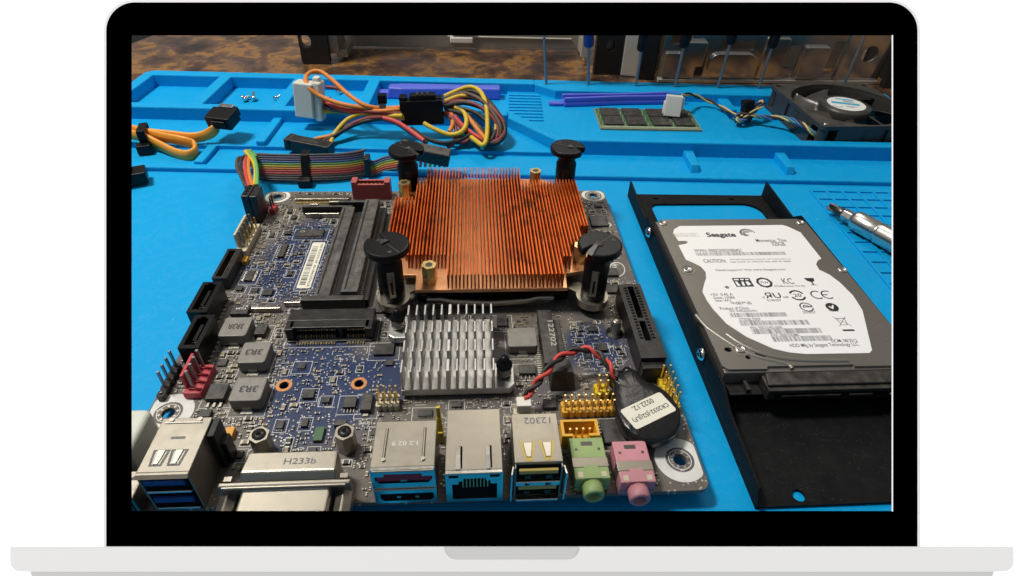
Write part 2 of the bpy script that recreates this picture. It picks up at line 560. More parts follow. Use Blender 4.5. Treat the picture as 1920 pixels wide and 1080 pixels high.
# positions in millimetres, measured on the bench
DATA = {'hdd_label': [(195.21, 124.28), (243.18, 124.51), (245.09, 123.17), (248.88, 118.38), (248.86, 98.81), (246.52, 97.36), (244.58, 94.81), (244.19, 91.21), (246.87, 87.97), (248.66, 82.78), (249.75, 74.54), (248.78, 66.19), (240.8, 45.54), (239.13, 44.31), (216.61, 44.47), (210.95, 45.4), (206.08, 47.33), (198.87, 53.31), (194.01, 60.32), (191.72, 68.22), (190.98, 73.41), (190.95, 78.46), (193.06, 82.99), (195.12, 86.64), (196.26, 90.76), (195.41, 94.32), (192.75, 97.27), (190.61, 99.15), (190.43, 109.46), (194.28, 110.59), (195.34, 111.77), (194.64, 112.59), (191.35, 112.64), (190.72, 118.81), (192.04, 121.75)], 'bead_outer': [(184.32, 65.45), (185.87, 59.69), (188.09, 55.77), (193.29, 48.73), (199.74, 43.47), (207.73, 40.28), (208.88, 38.31)], 'bead_inner': [(192.14, 55.11), (195.66, 49.96), (202.48, 44.64), (213.11, 41.83), (229.71, 41.08)], 'hdd_text': [('Seagate', 205.23, 114.35, 13.13, 4.54), ('Momentus  Thin', 225.85, 111.17, 13.6, 2.43), ('320GB', 231.81, 108.33, 5.92, 2.79), ('WWN: 0000C50053986421', 196.08, 104.13, 20.52, 2.3), ('CAUTION:', 197.79, 96.72, 9.44, 2.56), ('Avoid excessive shock; do not push on', 209.24, 98.18, 26.21, 1.11), ('top cover or remove any seal or label.', 208.8, 96.35, 26.04, 1.46), ('Need support? Visit www.Seagate.com', 200.77, 90.72, 29.26, 1.76), ('+5V  0.45 A', 193.47, 75.75, 8.77, 1.58), ('Date: 13086', 194.13, 74.01, 8.3, 1.4), ('Site: WU', 194.18, 72.33, 6.19, 1.38), ('Product of China', 194.45, 67.71, 10.97, 1.64), ('SN: W0Q62G9N', 197.57, 66.16, 10.31, 1.32), ('ST320LT007', 199.47, 61.48, 8.15, 1.56), ('PN: 9ZV142-500', 202.0, 57.15, 11.76, 1.38), ('FW: 0001SDM1', 208.04, 53.17, 10.26, 1.34), ('DOM: 08/2012', 228.5, 49.67, 9.46, 1.57), ('HDD Mfg by Seagate Technology LLC', 212.54, 47.29, 24.96, 2.19), ('E190397', 214.5, 72.01, 5.41, 1.23), ('D33027', 225.3, 64.93, 4.89, 1.32), ('N176', 235.95, 65.57, 3.28, 1.33), ('ST2-Momentus Thin (R)', 220.79, 80.25, 12.48, 1.31)], 'hdd_bars': [(196.05, 101.68, 39.06, 2.27), (197.07, 63.53, 21.48, 2.32), (199.21, 58.99, 25.92, 2.53), (201.87, 54.62, 25.73, 2.58), (207.8, 50.62, 21.35, 2.64)], 'hdd_marks': {'swirl': (224.59, 117.89), 'satalogo': (209.08, 83.64), 'tuv': (217.73, 83.45), 'kc': (227.57, 83.91), 'glass': (237.18, 83.7), 'ru': (217.34, 75.3), 'e20': (227.61, 75.37), 'ce': (237.51, 75.46), 'dot': (201.56, 80.82), 'ering': (228.0, 68.52), 'tick': (237.93, 68.27), 'bin': (237.73, 60.3), 'binbar': (237.69, 55.64), 'cn': (200.22, 70.73)}, 'harness': [('orange', 1.15, [(61.3, 239.03, 23.0), (50.28, 242.18, 21.0), (40.06, 241.9, 23.0), (29.72, 248.72, 27.0), (18.84, 261.11, 31.0), (11.47, 266.1, 34.0), (6.22, 264.1, 34.0), (4.78, 256.95, 33.0), (7.46, 250.46, 30.0), (13.75, 247.7, 26.0), (26.34, 243.29, 23.0), (41.64, 242.06, 21.0), (50.17, 242.23, 20.0), (61.97, 239.96, 21.0)]), ('red', 1.1, [(7.73, 264.83, 22.0), (13.07, 254.66, 21.0), (22.36, 245.83, 20.0), (32.0, 242.82, 19.0), (50.15, 241.48, 19.0), (61.94, 239.23, 20.0)]), ('darkred', 1.0, [(11.96, 272.97, 22.0), (21.86, 268.66, 22.0), (33.03, 254.15, 21.0), (40.86, 246.9, 20.0), (49.49, 246.26, 18.0)]), ('grey', 1.1, [(7.4, 262.14, 17.0), (15.07, 252.26, 17.0), (26.41, 246.77, 17.0), (49.95, 242.3, 18.0)]), ('yellow', 1.1, [(10.34, 250.57, 15.0), (18.99, 251.48, 15.0), (30.95, 246.84, 16.0), (50.31, 239.18, 18.0), (62.43, 233.83, 20.0)]), ('yellow', 1.15, [(50.42, 239.14, 19.0), (39.71, 242.17, 18.0), (30.12, 241.35, 15.0), (24.06, 235.29, 11.0), (21.44, 230.19, 8.0), (20.68, 225.95, 6.0)]), ('darkred', 1.15, [(50.66, 236.1, 18.0), (41.42, 239.14, 16.0), (32.48, 238.34, 13.0), (24.99, 235.29, 9.0), (17.99, 227.33, 6.0)]), ('black', 1.1, [(50.46, 236.91, 17.0), (41.4, 238.4, 15.0), (31.84, 237.59, 12.0), (22.69, 230.91, 9.0), (15.29, 228.73, 6.0)]), ('orange', 1.1, [(25.6, 235.3, 9.0), (18.43, 231.61, 8.0), (12.3, 230.85, 7.0), (7.69, 227.29, 6.0)]), ('red', 1.2, [(51.13, 233.01, 19.0), (58.63, 230.15, 18.0), (66.7, 225.27, 15.0), (75.16, 217.71, 12.0)]), ('yellow', 1.2, [(85.89, 253.31, 24.0), (92.94, 256.84, 26.0), (101.05, 258.71, 28.0), (107.46, 254.49, 27.0), (110.73, 242.09, 24.0), (111.44, 231.45, 17.0), (110.58, 220.66, 12.0), (108.35, 216.53, 10.0), (103.84, 223.48, 10.0), (97.6, 234.32, 10.0)]), ('yellow', 1.2, [(74.5, 232.64, 16.0), (80.74, 229.05, 14.0), (89.07, 226.24, 12.0), (95.26, 226.26, 13.0), (98.66, 230.64, 15.0), (99.01, 236.64, 18.0), (96.5, 242.05, 20.0), (92.08, 243.56, 21.0)]), ('orange', 1.2, [(96.47, 244.45, 20.0), (100.87, 237.45, 17.0), (105.48, 229.23, 14.0), (110.01, 222.79, 11.0)]), ('orange', 1.2, [(87.61, 244.33, 20.0), (90.48, 240.43, 18.0), (91.14, 234.32, 15.0), (89.28, 229.87, 12.0)]), ('darkred', 1.2, [(85.71, 246.69, 22.0), (97.14, 251.81, 24.0), (108.97, 249.51, 23.0), (116.69, 239.92, 20.0), (121.51, 232.33, 15.0), (119.34, 224.26, 11.0), (113.71, 222.11, 9.0), (108.49, 224.2, 9.0)]), ('black', 1.2, [(85.85, 242.63, 22.0), (97.8, 246.02, 23.0), (109.79, 242.2, 21.0), (115.42, 239.15, 18.0), (116.75, 230.8, 14.0), (113.1, 222.81, 10.0), (107.51, 221.38, 9.0)]), ('black', 1.2, [(85.64, 249.96, 23.0), (100.37, 256.99, 26.0), (109.02, 252.0, 25.0), (115.28, 245.51, 21.0), (120.93, 233.83, 16.0), (121.29, 226.43, 12.0), (116.78, 221.42, 9.0), (110.58, 220.7, 9.0)]), ('red', 1.15, [(92.1, 238.11, 18.0), (97.7, 232.14, 14.0), (104.5, 227.06, 11.0), (110.01, 222.8, 10.0)]), ('darkred', 1.15, [(90.83, 237.34, 17.0), (93.29, 231.37, 12.0), (91.46, 223.42, 8.0), (87.72, 221.98, 6.0)]), ('black', 1.2, [(67.07, 228.18, 15.0), (75.32, 224.04, 11.0), (84.81, 221.3, 9.0), (93.94, 224.14, 9.0), (102.02, 228.49, 11.0)]), ('black', 1.1, [(9.01, 263.1, 20.0), (19.63, 251.49, 19.0), (31.86, 246.83, 18.0), (49.29, 247.06, 17.0), (61.48, 242.44, 18.0)]), ('orange', 1.1, [(11.01, 257.14, 21.0), (22.55, 248.25, 20.0), (37.95, 244.49, 19.0), (50.74, 238.25, 21.0), (62.13, 239.11, 22.0)]), ('yellow', 1.1, [(50.11, 239.99, 17.0), (58.96, 236.2, 18.0), (62.79, 234.71, 18.0)]), ('darkred', 1.1, [(50.18, 238.47, 16.0), (58.89, 234.03, 15.0), (68.53, 226.11, 12.0), (76.45, 219.17, 10.0)]), ('black', 1.2, [(86.71, 242.71, 20.0), (95.23, 240.47, 19.0), (102.74, 236.71, 16.0), (108.29, 230.0, 13.0), (111.65, 226.37, 10.0)]), ('red', 1.2, [(86.69, 241.94, 19.0), (93.32, 236.61, 16.0), (98.29, 230.66, 12.0), (101.99, 228.46, 9.0)]), ('grey', 1.2, [(86.68, 241.17, 18.0), (92.97, 235.1, 14.0), (95.8, 228.45, 11.0), (93.9, 224.84, 8.0)]), ('yellow', 1.1, [(86.34, 248.31, 23.0), (95.24, 251.75, 25.0), (104.19, 250.22, 25.0), (112.34, 243.01, 22.0), (116.48, 233.01, 17.0), (115.09, 227.12, 11.0), (109.38, 222.08, 8.0)]), ('darkred', 1.15, [(85.99, 246.72, 21.0), (94.59, 248.44, 23.0), (104.76, 243.67, 23.0), (112.81, 236.73, 20.0), (117.65, 230.06, 15.0), (116.28, 224.96, 10.0), (111.24, 222.09, 8.0)]), ('black', 1.15, [(86.03, 244.31, 20.0), (93.98, 243.59, 21.0), (103.44, 239.76, 20.0), (110.26, 234.47, 17.0), (113.25, 228.56, 13.0), (110.66, 224.21, 9.0), (105.67, 222.07, 8.0)]), ('darkred', 1.15, [(85.68, 242.74, 18.0), (90.83, 237.34, 17.0), (97.06, 231.39, 13.0), (100.76, 227.75, 10.0), (98.24, 224.85, 8.0), (91.43, 224.83, 8.0)]), ('brown', 1.15, [(86.23, 251.65, 23.0), (96.53, 253.45, 26.0), (106.07, 246.01, 26.0), (113.47, 238.23, 22.0), (118.85, 229.3, 16.0), (118.78, 225.69, 11.0)]), ('black', 1.1, [(14.76, 253.89, 17.0), (24.87, 247.53, 18.0), (37.93, 243.72, 18.0), (49.75, 243.1, 17.0), (61.12, 236.22, 18.0)]), ('darkred', 1.1, [(12.88, 255.52, 19.0), (23.78, 247.49, 19.0), (36.94, 242.89, 19.0), (50.62, 238.31, 20.0), (61.23, 236.89, 20.0)])], 'ribbon_path_bottom': [(-12.26, 192.91, 3.0), (4.31, 191.1, 3.0), (20.93, 191.6, 3.0), (34.6, 193.9, 3.0), (43.67, 198.07, 3.0)], 'ribbon2_bottom': [(48.28, 198.05, 3.0), (54.38, 201.06, 4.0), (62.19, 200.34, 6.0)], 'ribbon_tail': [('brown', 0.9, [(-13.25, 195.03, 6.0), (-19.28, 202.14, 8.0), (-21.4, 198.72, 11.0), (-18.23, 186.48, 13.0), (-9.48, 167.87, 17.0), (-2.86, 154.76, 18.0)]), ('black', 0.9, [(-12.17, 194.82, 8.0), (-17.34, 199.96, 11.0), (-17.96, 193.58, 13.0), (-12.26, 176.25, 16.0), (-6.4, 163.41, 18.0), (-1.64, 154.75, 18.0)]), ('red', 0.9, [(-11.29, 193.39, 10.0), (-14.95, 197.23, 13.0), (-14.06, 188.47, 15.0), (-7.94, 170.31, 18.0), (-0.65, 153.0, 19.0)]), ('orange', 0.9, [(-11.35, 194.46, 11.0), (-13.94, 196.46, 14.0), (-10.49, 183.4, 17.0), (-4.91, 166.84, 19.0), (0.52, 153.98, 19.0)]), ('yellow', 0.9, [(-10.63, 193.58, 13.0), (-14.37, 196.92, 15.0), (-16.07, 196.13, 16.0), (-9.58, 185.73, 17.0), (-2.97, 170.6, 19.0), (0.96, 154.97, 19.0)]), ('green', 0.9, [(-10.52, 194.02, 14.0), (-12.81, 196.14, 16.0), (-13.07, 194.12, 17.0), (-6.87, 182.61, 18.0), (-0.85, 166.57, 20.0), (2.17, 154.96, 19.0)])], 'ribbon_ends': [('pink', 0.8, [(74.64, 194.79, 13.0), (74.81, 194.39, 11.0), (74.31, 194.66, 8.0)]), ('pink', 0.8, [(77.16, 195.16, 13.0), (77.37, 194.39, 11.0), (76.88, 194.65, 8.0)]), ('yellow', 0.8, [(79.7, 195.53, 13.0), (79.93, 194.38, 11.0), (79.45, 194.65, 8.0)]), ('green', 0.8, [(82.24, 195.9, 13.0), (82.49, 194.38, 11.0), (82.03, 194.64, 8.0)]), ('grey', 0.8, [(84.78, 196.28, 13.0), (85.05, 194.38, 11.0), (84.61, 194.64, 8.0)]), ('black', 0.8, [(87.34, 196.65, 13.0), (87.62, 194.38, 11.0), (87.19, 194.63, 8.0)])], 'sata_cable': [[(-44.46, 237.6, 14.0), (-44.88, 231.83, 12.0), (-50.31, 230.49, 9.0), (-57.76, 229.78, 8.0), (-70.06, 231.46, 8.5), (-83.52, 232.76, 9.5), (-94.15, 236.63, 10.0), (-104.7, 240.94, 10.0)], [(-83.22, 232.05, 9.5), (-71.3, 227.57, 9.0), (-60.37, 224.9, 8.0), (-55.2, 224.31, 6.0), (-52.7, 218.98, 5.0), (-55.07, 214.74, 4.5), (-62.95, 217.34, 4.5), (-75.29, 224.57, 6.5), (-82.93, 227.51, 9.0), (-91.65, 230.58, 9.5), (-100.36, 231.56, 10.0)]], 'fan_cable': [[(238.11, 269.82, 19.0), (245.97, 277.93, 17.0), (255.25, 283.71, 13.0), (265.89, 280.21, 10.0), (273.31, 267.41, 9.0), (280.75, 260.13, 11.0), (289.39, 263.45, 14.0), (292.19, 266.56, 16.0), (290.4, 267.43, 16.0), (285.44, 262.52, 14.0)], [(282.11, 263.61, 11.0), (276.39, 263.09, 9.0), (273.23, 257.73, 8.0), (276.83, 256.92, 8.0), (283.11, 259.95, 10.0), (291.73, 257.49, 10.0), (300.79, 251.24, 12.0), (304.81, 240.13, 14.0), (309.23, 232.13, 12.0), (317.5, 228.71, 8.0)]], 'batt_wire': [(118.28, 29.87, 13.0), (121.15, 32.85, 15.0), (124.79, 36.33, 17.0), (129.67, 41.76, 18.0), (134.53, 45.0, 18.0), (140.08, 46.07, 18.0), (144.35, 43.96, 17.0), (147.19, 39.31, 16.0), (148.61, 36.0, 15.0)], 'batt_label': [(147.08, 23.2), (161.46, 30.12), (164.64, 23.0), (150.39, 15.76)], 'batt_outline': [(146.99, 31.73), (146.07, 25.34), (146.66, 19.23), (148.59, 15.28), (151.99, 12.52), (156.72, 12.16), (161.66, 14.23), (164.87, 17.99), (166.38, 22.57), (165.5, 27.85), (162.87, 32.31), (158.65, 35.15), (156.61, 39.39), (154.34, 41.36), (151.24, 39.56), (148.56, 39.64), (146.51, 38.3), (147.74, 35.51)], 'ics': {'fet': (16.83, 22.6, 36.34, 42.55, 2.3), 'ic_flat': (16.69, 20.25, 30.09, 32.85, 1.5), 'cap_o1': (26.98, 29.66, 22.07, 25.45, 2), 'cap_o2': (5.43, 8.03, 109.5, 113.18, 2), 'tssop': (10.04, 13.2, 98.27, 104.85, 1), 'soic1': (19.42, 22.04, 113.65, 122.99, 1.5), 'qfp': (23.88, 35.22, 129.44, 134.82, 1), 'r35': (11.6, 17.91, 77.05, 82.01, 2), 'diode1': (23.59, 27.43, 65.74, 70.93, 2.2), 'qfn1': (14.93, 17.82, 52.14, 55.26, 0.8), 'qfn2': (42.23, 44.74, 50.08, 52.46, 0.8), 'soic2': (60.53, 64.54, 32.31, 36.71, 1.5), 'diode2': (66.23, 69.67, 30.5, 37.28, 2.2), 'cap1': (59.1, 62.79, 24.99, 27.07, 2), 'icA': (67.21, 74.07, 55.44, 60.74, 1.2), 'icB': (71.77, 74.44, 50.64, 53.06, 0.8), 'icC': (111.04, 114.91, 68.58, 74.37, 1.5), 'soic3': (117.77, 123.45, 44.66, 48.9, 1.5), 'blk': (124.67, 128.87, 29.89, 33.23, 1.5), 'qfn3': (84.43, 88.99, 28.47, 31.04, 0.8), 'soic4': (141.86, 148.79, 15.92, 24.63, 1.5), 'icD': (158.07, 166.28, 135.49, 144.19, 1.2), 'icE': (153.83, 161.43, 87.08, 92.34, 1.2), 'icF': (157.4, 163.16, 98.07, 103.06, 1.2), 'icG': (64.33, 67.87, 77.72, 85.4, 1), 'icH': (23.88, 23.98, 50.92, 51.16, 0.5), 'cap2': (-8.4, -8.29, 184.34, 184.9, 1)}, 'washerFL': (71.11, 79.99, 8.0), 'washerFR': (148.54, 78.7, 8.0), 'stFL': (85.96, 83.27, 18.0), 'stFR': (144.8, 94.22, 18.0), 'stRL': (70.98, 147.37, 18.0), 'stRR': (132.79, 162.23, 18.0), 'knurl': (154.7, 64.38, 7.0), 'post': (91.91, 20.37, 7.0), 'intel': (166.1, 104.19, 7.0), 'hexmark': (165.9, 139.96, 7.0), 'springR': [(112.18, 42.3, 10.0), (112.14, 43.68, 15.0)], 'springL': [(75.27, 63.76, 10.0), (75.57, 65.41, 15.0)], 'barcode': [(31.83, 93.95), (38.2, 93.48), (36.42, 125.29), (31.46, 125.78)], 'molex': [[(-1.64, 249.58, 12.0), (11.58, 256.15, 12.0)], [(-4.7, 260.64, 30.0), (10.8, 262.8, 30.0)]], 'conn1': [(-4.22, 226.53, 3.0), (21.34, 219.78, 3.0), (-2.12, 230.03, 10.0), (24.29, 216.26, 10.0)], 'conn3': [(62.7, 195.63, 16.0), (88.7, 195.08, 10.0), (63.57, 204.17, 19.0), (88.52, 206.18, 14.0)], 'conn2': [(62.2, 234.08, 14.0), (86.61, 238.08, 14.0), (60.43, 249.5, 24.0), (84.9, 254.14, 24.0)], 'plug': [(-50.69, 243.5, 16.0), (-33.87, 236.08, 16.0), (-44.18, 240.76, 22.0), (-29.07, 237.09, 22.0)], 'tie1': [(50.08, 243.02, 20.0)], 'leftconn': [(-75.15, 186.67, 0.0), (-70.23, 193.4, 0.0), (-75.9, 194.95, 8.0), (-68.93, 194.0, 6.0)], 'whitecable': [(6.9, 20.37, 24.0), (14.24, 16.21, 22.0), (17.95, 8.91, 20.0), (11.12, 7.52, 20.0), (6.4, 23.57, 20.0), (12.48, 3.81, 8.0)], 'zip2': [(14.2, 195.98, 8.0), (15.13, 186.52, 2.0)], 'bit': [(285.72, 155.94, 5.0), (288.46, 150.29, 5.0), (292.55, 146.66, 6.0), (298.82, 124.69, 7.5), (288.97, 142.15, 2.0), (300.75, 123.73, 2.0)], 'steel': {'a': (-36.06, 392.33, -3.0), 'b': (-10.58, 391.84, -3.0)}}
# ================================================================== the setting
K = D / FPX                                 # mm per photo pixel on that plane
LAPM = Matrix.Translation(LAP) @ CAMROT     # x right, y up, z towards the viewer
def lx(px): return (px - 960) * K
def ly(py): return (512 - py) * K

# white studio board that the laptop is set into
mb = MB(LAPM)
mb.holed([(-320, -260), (320, -260), (320, 95), (-320, 95)], [[(-745 * K, -490 * K), (745 * K, -490 * K), (745 * K, 480 * K), (-745 * K, 480 * K)]], -2.0, -.12)
obj('backdrop', mb, 'backdrop_white', kind='structure')

# burl wood tabletop; its far left corner is cut off at an angle
mb = MB()
mb.prism([(-215, -38), (640, -38), (640, 800), (-60, 800), (-181, 461), (-188, 439), (-215, 380)], -26, -3)
obj('tabletop', mb, 'burl_wood', bev=2, kind='structure')
mb = MB(); mb.box(-3000, 3000, -20, 4000, -110, -105)
obj('floor', mb, 'dark_floor', kind='structure')

# ================================================================== laptop
lap = empty('laptop', LAP, 'open laptop with black bezel and pale grey lid edge and base, framing the workbench', 'laptop', rot=CAMROT)
def lobj(name, mb, mats, bev=0, **k):
    return obj(name, mb, mats, lap, bev=bev, local=True, **k)
mb = MB(); mb.holed(rrect(lx(194), lx(1725.5), ly(1025), ly(-.5), (0, 0, 57 * K, 57 * K), 16), [rrect(lx(199), lx(1720.5), ly(1024.6), ly(4.5), (0, 0, 53 * K, 53 * K), 16)], -1.9, .0)
lobj('lid_shell', mb, 'lid_aluminium')
mb = MB(); mb.holed(rrect(lx(199), lx(1720.5), ly(1025), ly(4.5), (0, 0, 53 * K, 53 * K), 16), [[(lx(245.5), ly(959)), (lx(1673.5), ly(959)), (lx(1673.5), ly(65.5)), (lx(245.5), ly(65.5))]], -.16, -.01)
lobj('screen_bezel', mb, 'bezel_black')
mb = MB(); mb.box(lx(1672.6), lx(1674.4), ly(959), ly(66), -.05, .02)
lobj('screen_edge_strip', mb, 'lid_aluminium')
mb = MB(); mb.prism(rrect(lx(19), lx(1900.5), ly(1072), ly(1025.3), (20 * K, 20 * K, 0, 0), 10), -9, .02)
lobj('base', mb, 'lid_aluminium')
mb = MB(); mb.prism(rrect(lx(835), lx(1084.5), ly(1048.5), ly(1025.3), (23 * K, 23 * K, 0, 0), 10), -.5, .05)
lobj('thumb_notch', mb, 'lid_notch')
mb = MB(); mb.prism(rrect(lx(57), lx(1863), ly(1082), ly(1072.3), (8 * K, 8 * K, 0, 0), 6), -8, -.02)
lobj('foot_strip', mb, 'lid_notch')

# ================================================================== blue silicone repair mat
RM = Matrix.Rotation(radians(-2.6), 4, 'Z')
mat_e = empty('repair_mat', (110, 130, -3), 'bright blue silicone repair mat with storage compartments along its far side', 'mat')
def mpart(name, polys, bev=.8, mats='silicone', kind=None):
    mb = MB(RM)
    for poly, z0, z1 in polys:
        if len(poly) == 4 and not isinstance(poly[0], tuple):
            x0, x1, y0, y1 = poly
            mb.box(x0, x1, y0, y1, z0, z1)
        else:
            mb.prism(poly, z0, z1)
    return obj(name, mb, mats, mat_e, bev=bev, kind=kind)
mpart('mat_sheet', [(rrect(-138, 381, -46, 324, (0, 0, 14, 16)), -3, 0)], 0)
mpart('front_lip', [((-137.8, 380.8, 201, 206), -.1, 2.6)])
mpart('channel_floor', [((-137.8, 380.8, 206, 229.2), -.1, 1.5)], 0)
mpart('low_shelf', [([(-137.8, 226), (143, 226), (114, 260.2), (-137.8, 260.2)], -.1, 4)], .5)
mpart('tray_rim', [((-137.6, 113, 260, 267), -.1, 12)])
mpart('tray_rim', [([(112.8, 260), (141, 229), (380.6, 229), (380.6, 236), (144.5, 236), (116.5, 267), (112.8, 267)], -.12, 10.6)])
mpart('tray_rim', [(rrect(-137.6, 132, 315, 323.8, (0, 0, 0, 7)), -.1, 12)])
mpart('tray_rim', [([(132, 315), (146, 304), (380.5, 304), (380.5, 312), (366, 323.6), (132, 323.6)], -.12, 12)])
mpart('tray_rim', [((-137.7, -130, 226.4, 315), -.14, 11.93)])
mpart('tray_rim', [((373, 380.4, 236, 304), -.14, 11.9)])
mpart('compartment_floor', [((-130, 113, 267, 315), -.1, 4)], 0)
mpart('compartment_floor', [([(116, 267), (144, 236), (258, 236), (258, 304), (146, 304), (132, 315), (113, 315), (113, 267)], -.1, 6)], 0)
mpart('compartment_floor', [((258, 373, 236, 304), -.1, 3.6)], 0)
for x, z in ((-81, 12), (-30, 12), (21, 12)):
    mpart('divider', [((x - 4, x + 4, 266.5, 315.5), 3.9, z - .02)])
mpart('divider', [((-32.5, -27, 226.5, 260.3), 3.9, 7)])
mpart('divider', [((-60, -54.5, 205.6, 226.5), 1.4, 4.2)])
for x in (217, 272):
    mb = MB(RM)
    mb.frustum([(x, 209), (x + 5, 209), (x + 6, 229.3), (x, 229.3)], [(x + .3, 211), (x + 4.7, 211), (x + 6, 229.3), (x, 229.3)], 1.4, 5.6)
    obj('divider', mb, 'silicone', mat_e, bev=.5)
for i in range(9):
    y = 308 - i * 5.2
    x0 = 114 + max(0, i - 5) * 3.2
    mpart('grip_rib', [((x0, 136, y - 1.1, y + 1.1), 5.9, 6.9)], .3)
# raised steps beside the fan compartment
mpart('step_block', [((250, 259.5, 236.2, 304.2), 3.5, 6.02), ((259, 266, 284, 304.1), 3.5, 9), ((262, 276, 236.1, 243), 3.5, 6.4)], .5)
# embossed anti-slip grid
gr = MB(RM)
ys = [201.3 - 8.06 * i for i in range(14)]
xs = [280 + 8.75 * j for j in range(12)]
for i, y in enumerate(ys):
    if i == 0:
        continue
    gr.box(280 if i > 1 else 280, 379, y - .75, y + .75, -.1, .75)
for x in xs:
    gr.box(x - .65, x + .65, ys[-1], ys[1], -.1, .72)
obj('anti_slip_grid', gr, 'silicone', mat_e, kind='stuff')

# ================================================================== computer case behind the mat
case = empty('computer_case', (200, 400, -3), 'open black and bare steel computer case standing behind the blue mat', 'computer case')
mb = MB()
R_ = Matrix.Translation((0, 392, 0)) @ Matrix.Rotation(pi / 2, 4, 'X')      # local x, y(up) -> world x, z
mb.M = R_
mb.holed(rrect(-33, -11, -3, 150, (2, 2, 0, 0)), [circ(-27.5, 15, 4.3, 18, ry=5.2)], -3, 3)
obj('front_post', mb, 'case_black', case, bev=.6)
mb = MB(); mb.box(-11, -4, 394, 425, 4, 150); mb.box(-7, 2, 398, 424, 0, 6)
obj('inner_bracket', mb, 'case_rail', case, bev=.5)
mb = MB(); mb.box(-10, 203, 432, 436, -1.5, 150)
obj('bottom_rail', mb, 'case_rail', case, bev=.5)
mb = MB(); mb.tube([(82, 431.6, 8), (190, 431.6, 7)], .8)
obj('rail_bead', mb, 'case_bright', case)
for z in (3.2, 13.5):
    mb = MB(); mb.box(84, 104, 427.5, 431.8, z, z + 5)
    obj('rail_clip', mb, 'white_plastic', case, bev=1)
mb = MB(); mb.box(196, 199, 395, 432, -1, 150); mb.box(192, 199, 391, 395, 4, 150)
obj('edge_flange', mb, 'case_bright', case, bev=.5)
mb = MB(Matrix.Translation((0, 374, 0)) @ Matrix.Rotation(pi / 2, 4, 'X'))
mb.holed(rrect(200, 222, -3, 150, (1, 1, 0, 0)), [circ(211.5, 20, 3.4, 16, ry=4.5)], -3, 3)
obj('front_post', mb, 'case_black', case, bev=.6)
mb = MB(); mb.box(203, 219, 380, 384, -2, 60)
obj('post_backing', mb, 'case_rail', case)
mb = MB(); mb.prism([(222, 369), (234, 366), (234, 370), (222, 373)], -2.5, 150)
obj('side_flange', mb, 'case_bright', case, bev=.4)
mb = MB(); mb.box(234, 247, 360, 366, -2.5, 150)
obj('side_post', mb, 'case_black', case, bev=.5)
# bare steel panel with openings, tipped forward so it mirrors the blue mat
mb = MB(Matrix.Translation((0, 357, -2.5)) @ Matrix.Rotation(radians(97), 4, 'X'))
cuts = [rrect(252, 268, 30, 70, 2), rrect(276, 283, 4, 24, 1), rrect(292, 318, 26, 33, 2), circ(330, 44, 6, 18), rrect(346, 356, 4, 30, 1), rrect(380, 388, 8, 34, 1), circ(412, 24, 6.5, 18), rrect(396, 402, 40, 70, 1)]
mb.holed(rrect(247.5, 428, 0, 160, 1), cuts, -.8, .8)
obj('steel_panel', mb, 'case_steel', case)
mb = MB(Matrix.Translation((0, 357, -2.5)) @ Matrix.Rotation(radians(97), 4, 'X'))
mb.box(248, 428, .2, 3, .9, 3.2)
obj('panel_foot', mb, 'case_bright', case, bev=.4)
def tab(x0, x1, y0, y1, t, r=1.5):
    mb = MB(Matrix.Translation((0, 357, -2.5)) @ Matrix.Rotation(radians(97), 4, 'X'))
    mb.prism(rrect(x0, x1, y0, y1, r), .7, t)
    obj('pressed_tab', mb, 'case_steel', case, bev=.5)
tab(250, 274, 4, 24, 3); tab(262, 280, 14, 33, 4.4); tab(285, 322, 5, 24, 3.4, 7); tab(326, 344, 4, 36, 2.8); tab(358, 377, 4, 30, 3.6); tab(390, 394, 0, 60, 3)
mb = MB(); mb.box(255, 425, 392, 396, -2.5, 150)
obj('far_panel', mb, 'case_rail', case)
mb = MB(); mb.box(428.5, 447, 346, 352, -3, 150); mb.box(440, 447, 352, 400, -3, 150)
obj('front_post', mb, 'case_black', case, bev=.6)

# ================================================================== screwdrivers standing in the rim holes
drv = [(140.9, 315, -.11, 60, 'black_plastic_clean', 'leftmost slim screwdriver standing in mat rim, only its shaft in view'),
       (170.4, 316, -.10, 32, 'blue_handle', 'slim screwdriver with blue handle standing in the mat rim'),
       (203.3, 316, 0, 30, 'black_plastic_clean', 'slim screwdriver in mat rim in front of the black case post'),
       (230.8, 316, .02, 33, 'black_plastic_clean', 'slim black-handled screwdriver in mat rim above the white fan plug'),
       (261.3, 316, .03, 36, 'black_plastic_clean', 'middle one of the three black-handled screwdrivers before the steel panel'),
       (290.8, 317, .03, 34, 'black_plastic_clean', 'slim black-handled screwdriver in mat rim next to the black fan'),
       (352, 319, .03, 60, 'black_plastic_clean', 'rightmost slim screwdriver standing in mat rim behind the black fan')]
for x, y, tilt, hz, hm, lab in drv:
    p = RM @ Vector((x, y, 0))
    e = empty('screwdriver', (p.x, p.y, 6), lab, 'screwdriver', 'screwdrivers standing in the mat rim')
    X = Matrix.Translation((p.x, p.y, 6)) @ Matrix.Rotation(tilt, 4, 'Y')
    mb = MB(X); mb.cyl(0, 0, 0, hz + 2, 1.0, 10)
    obj('shaft', mb, 'shaft_steel', e)
    mb = MB(X); mb.lathe([(0, hz), (2.6, hz), (3.4, hz + 1.5), (3.4, hz + 10), (4.2, hz + 14), (4.2, hz + 70), (0, hz + 72)], n=14)
    obj('handle', mb, hm, e)

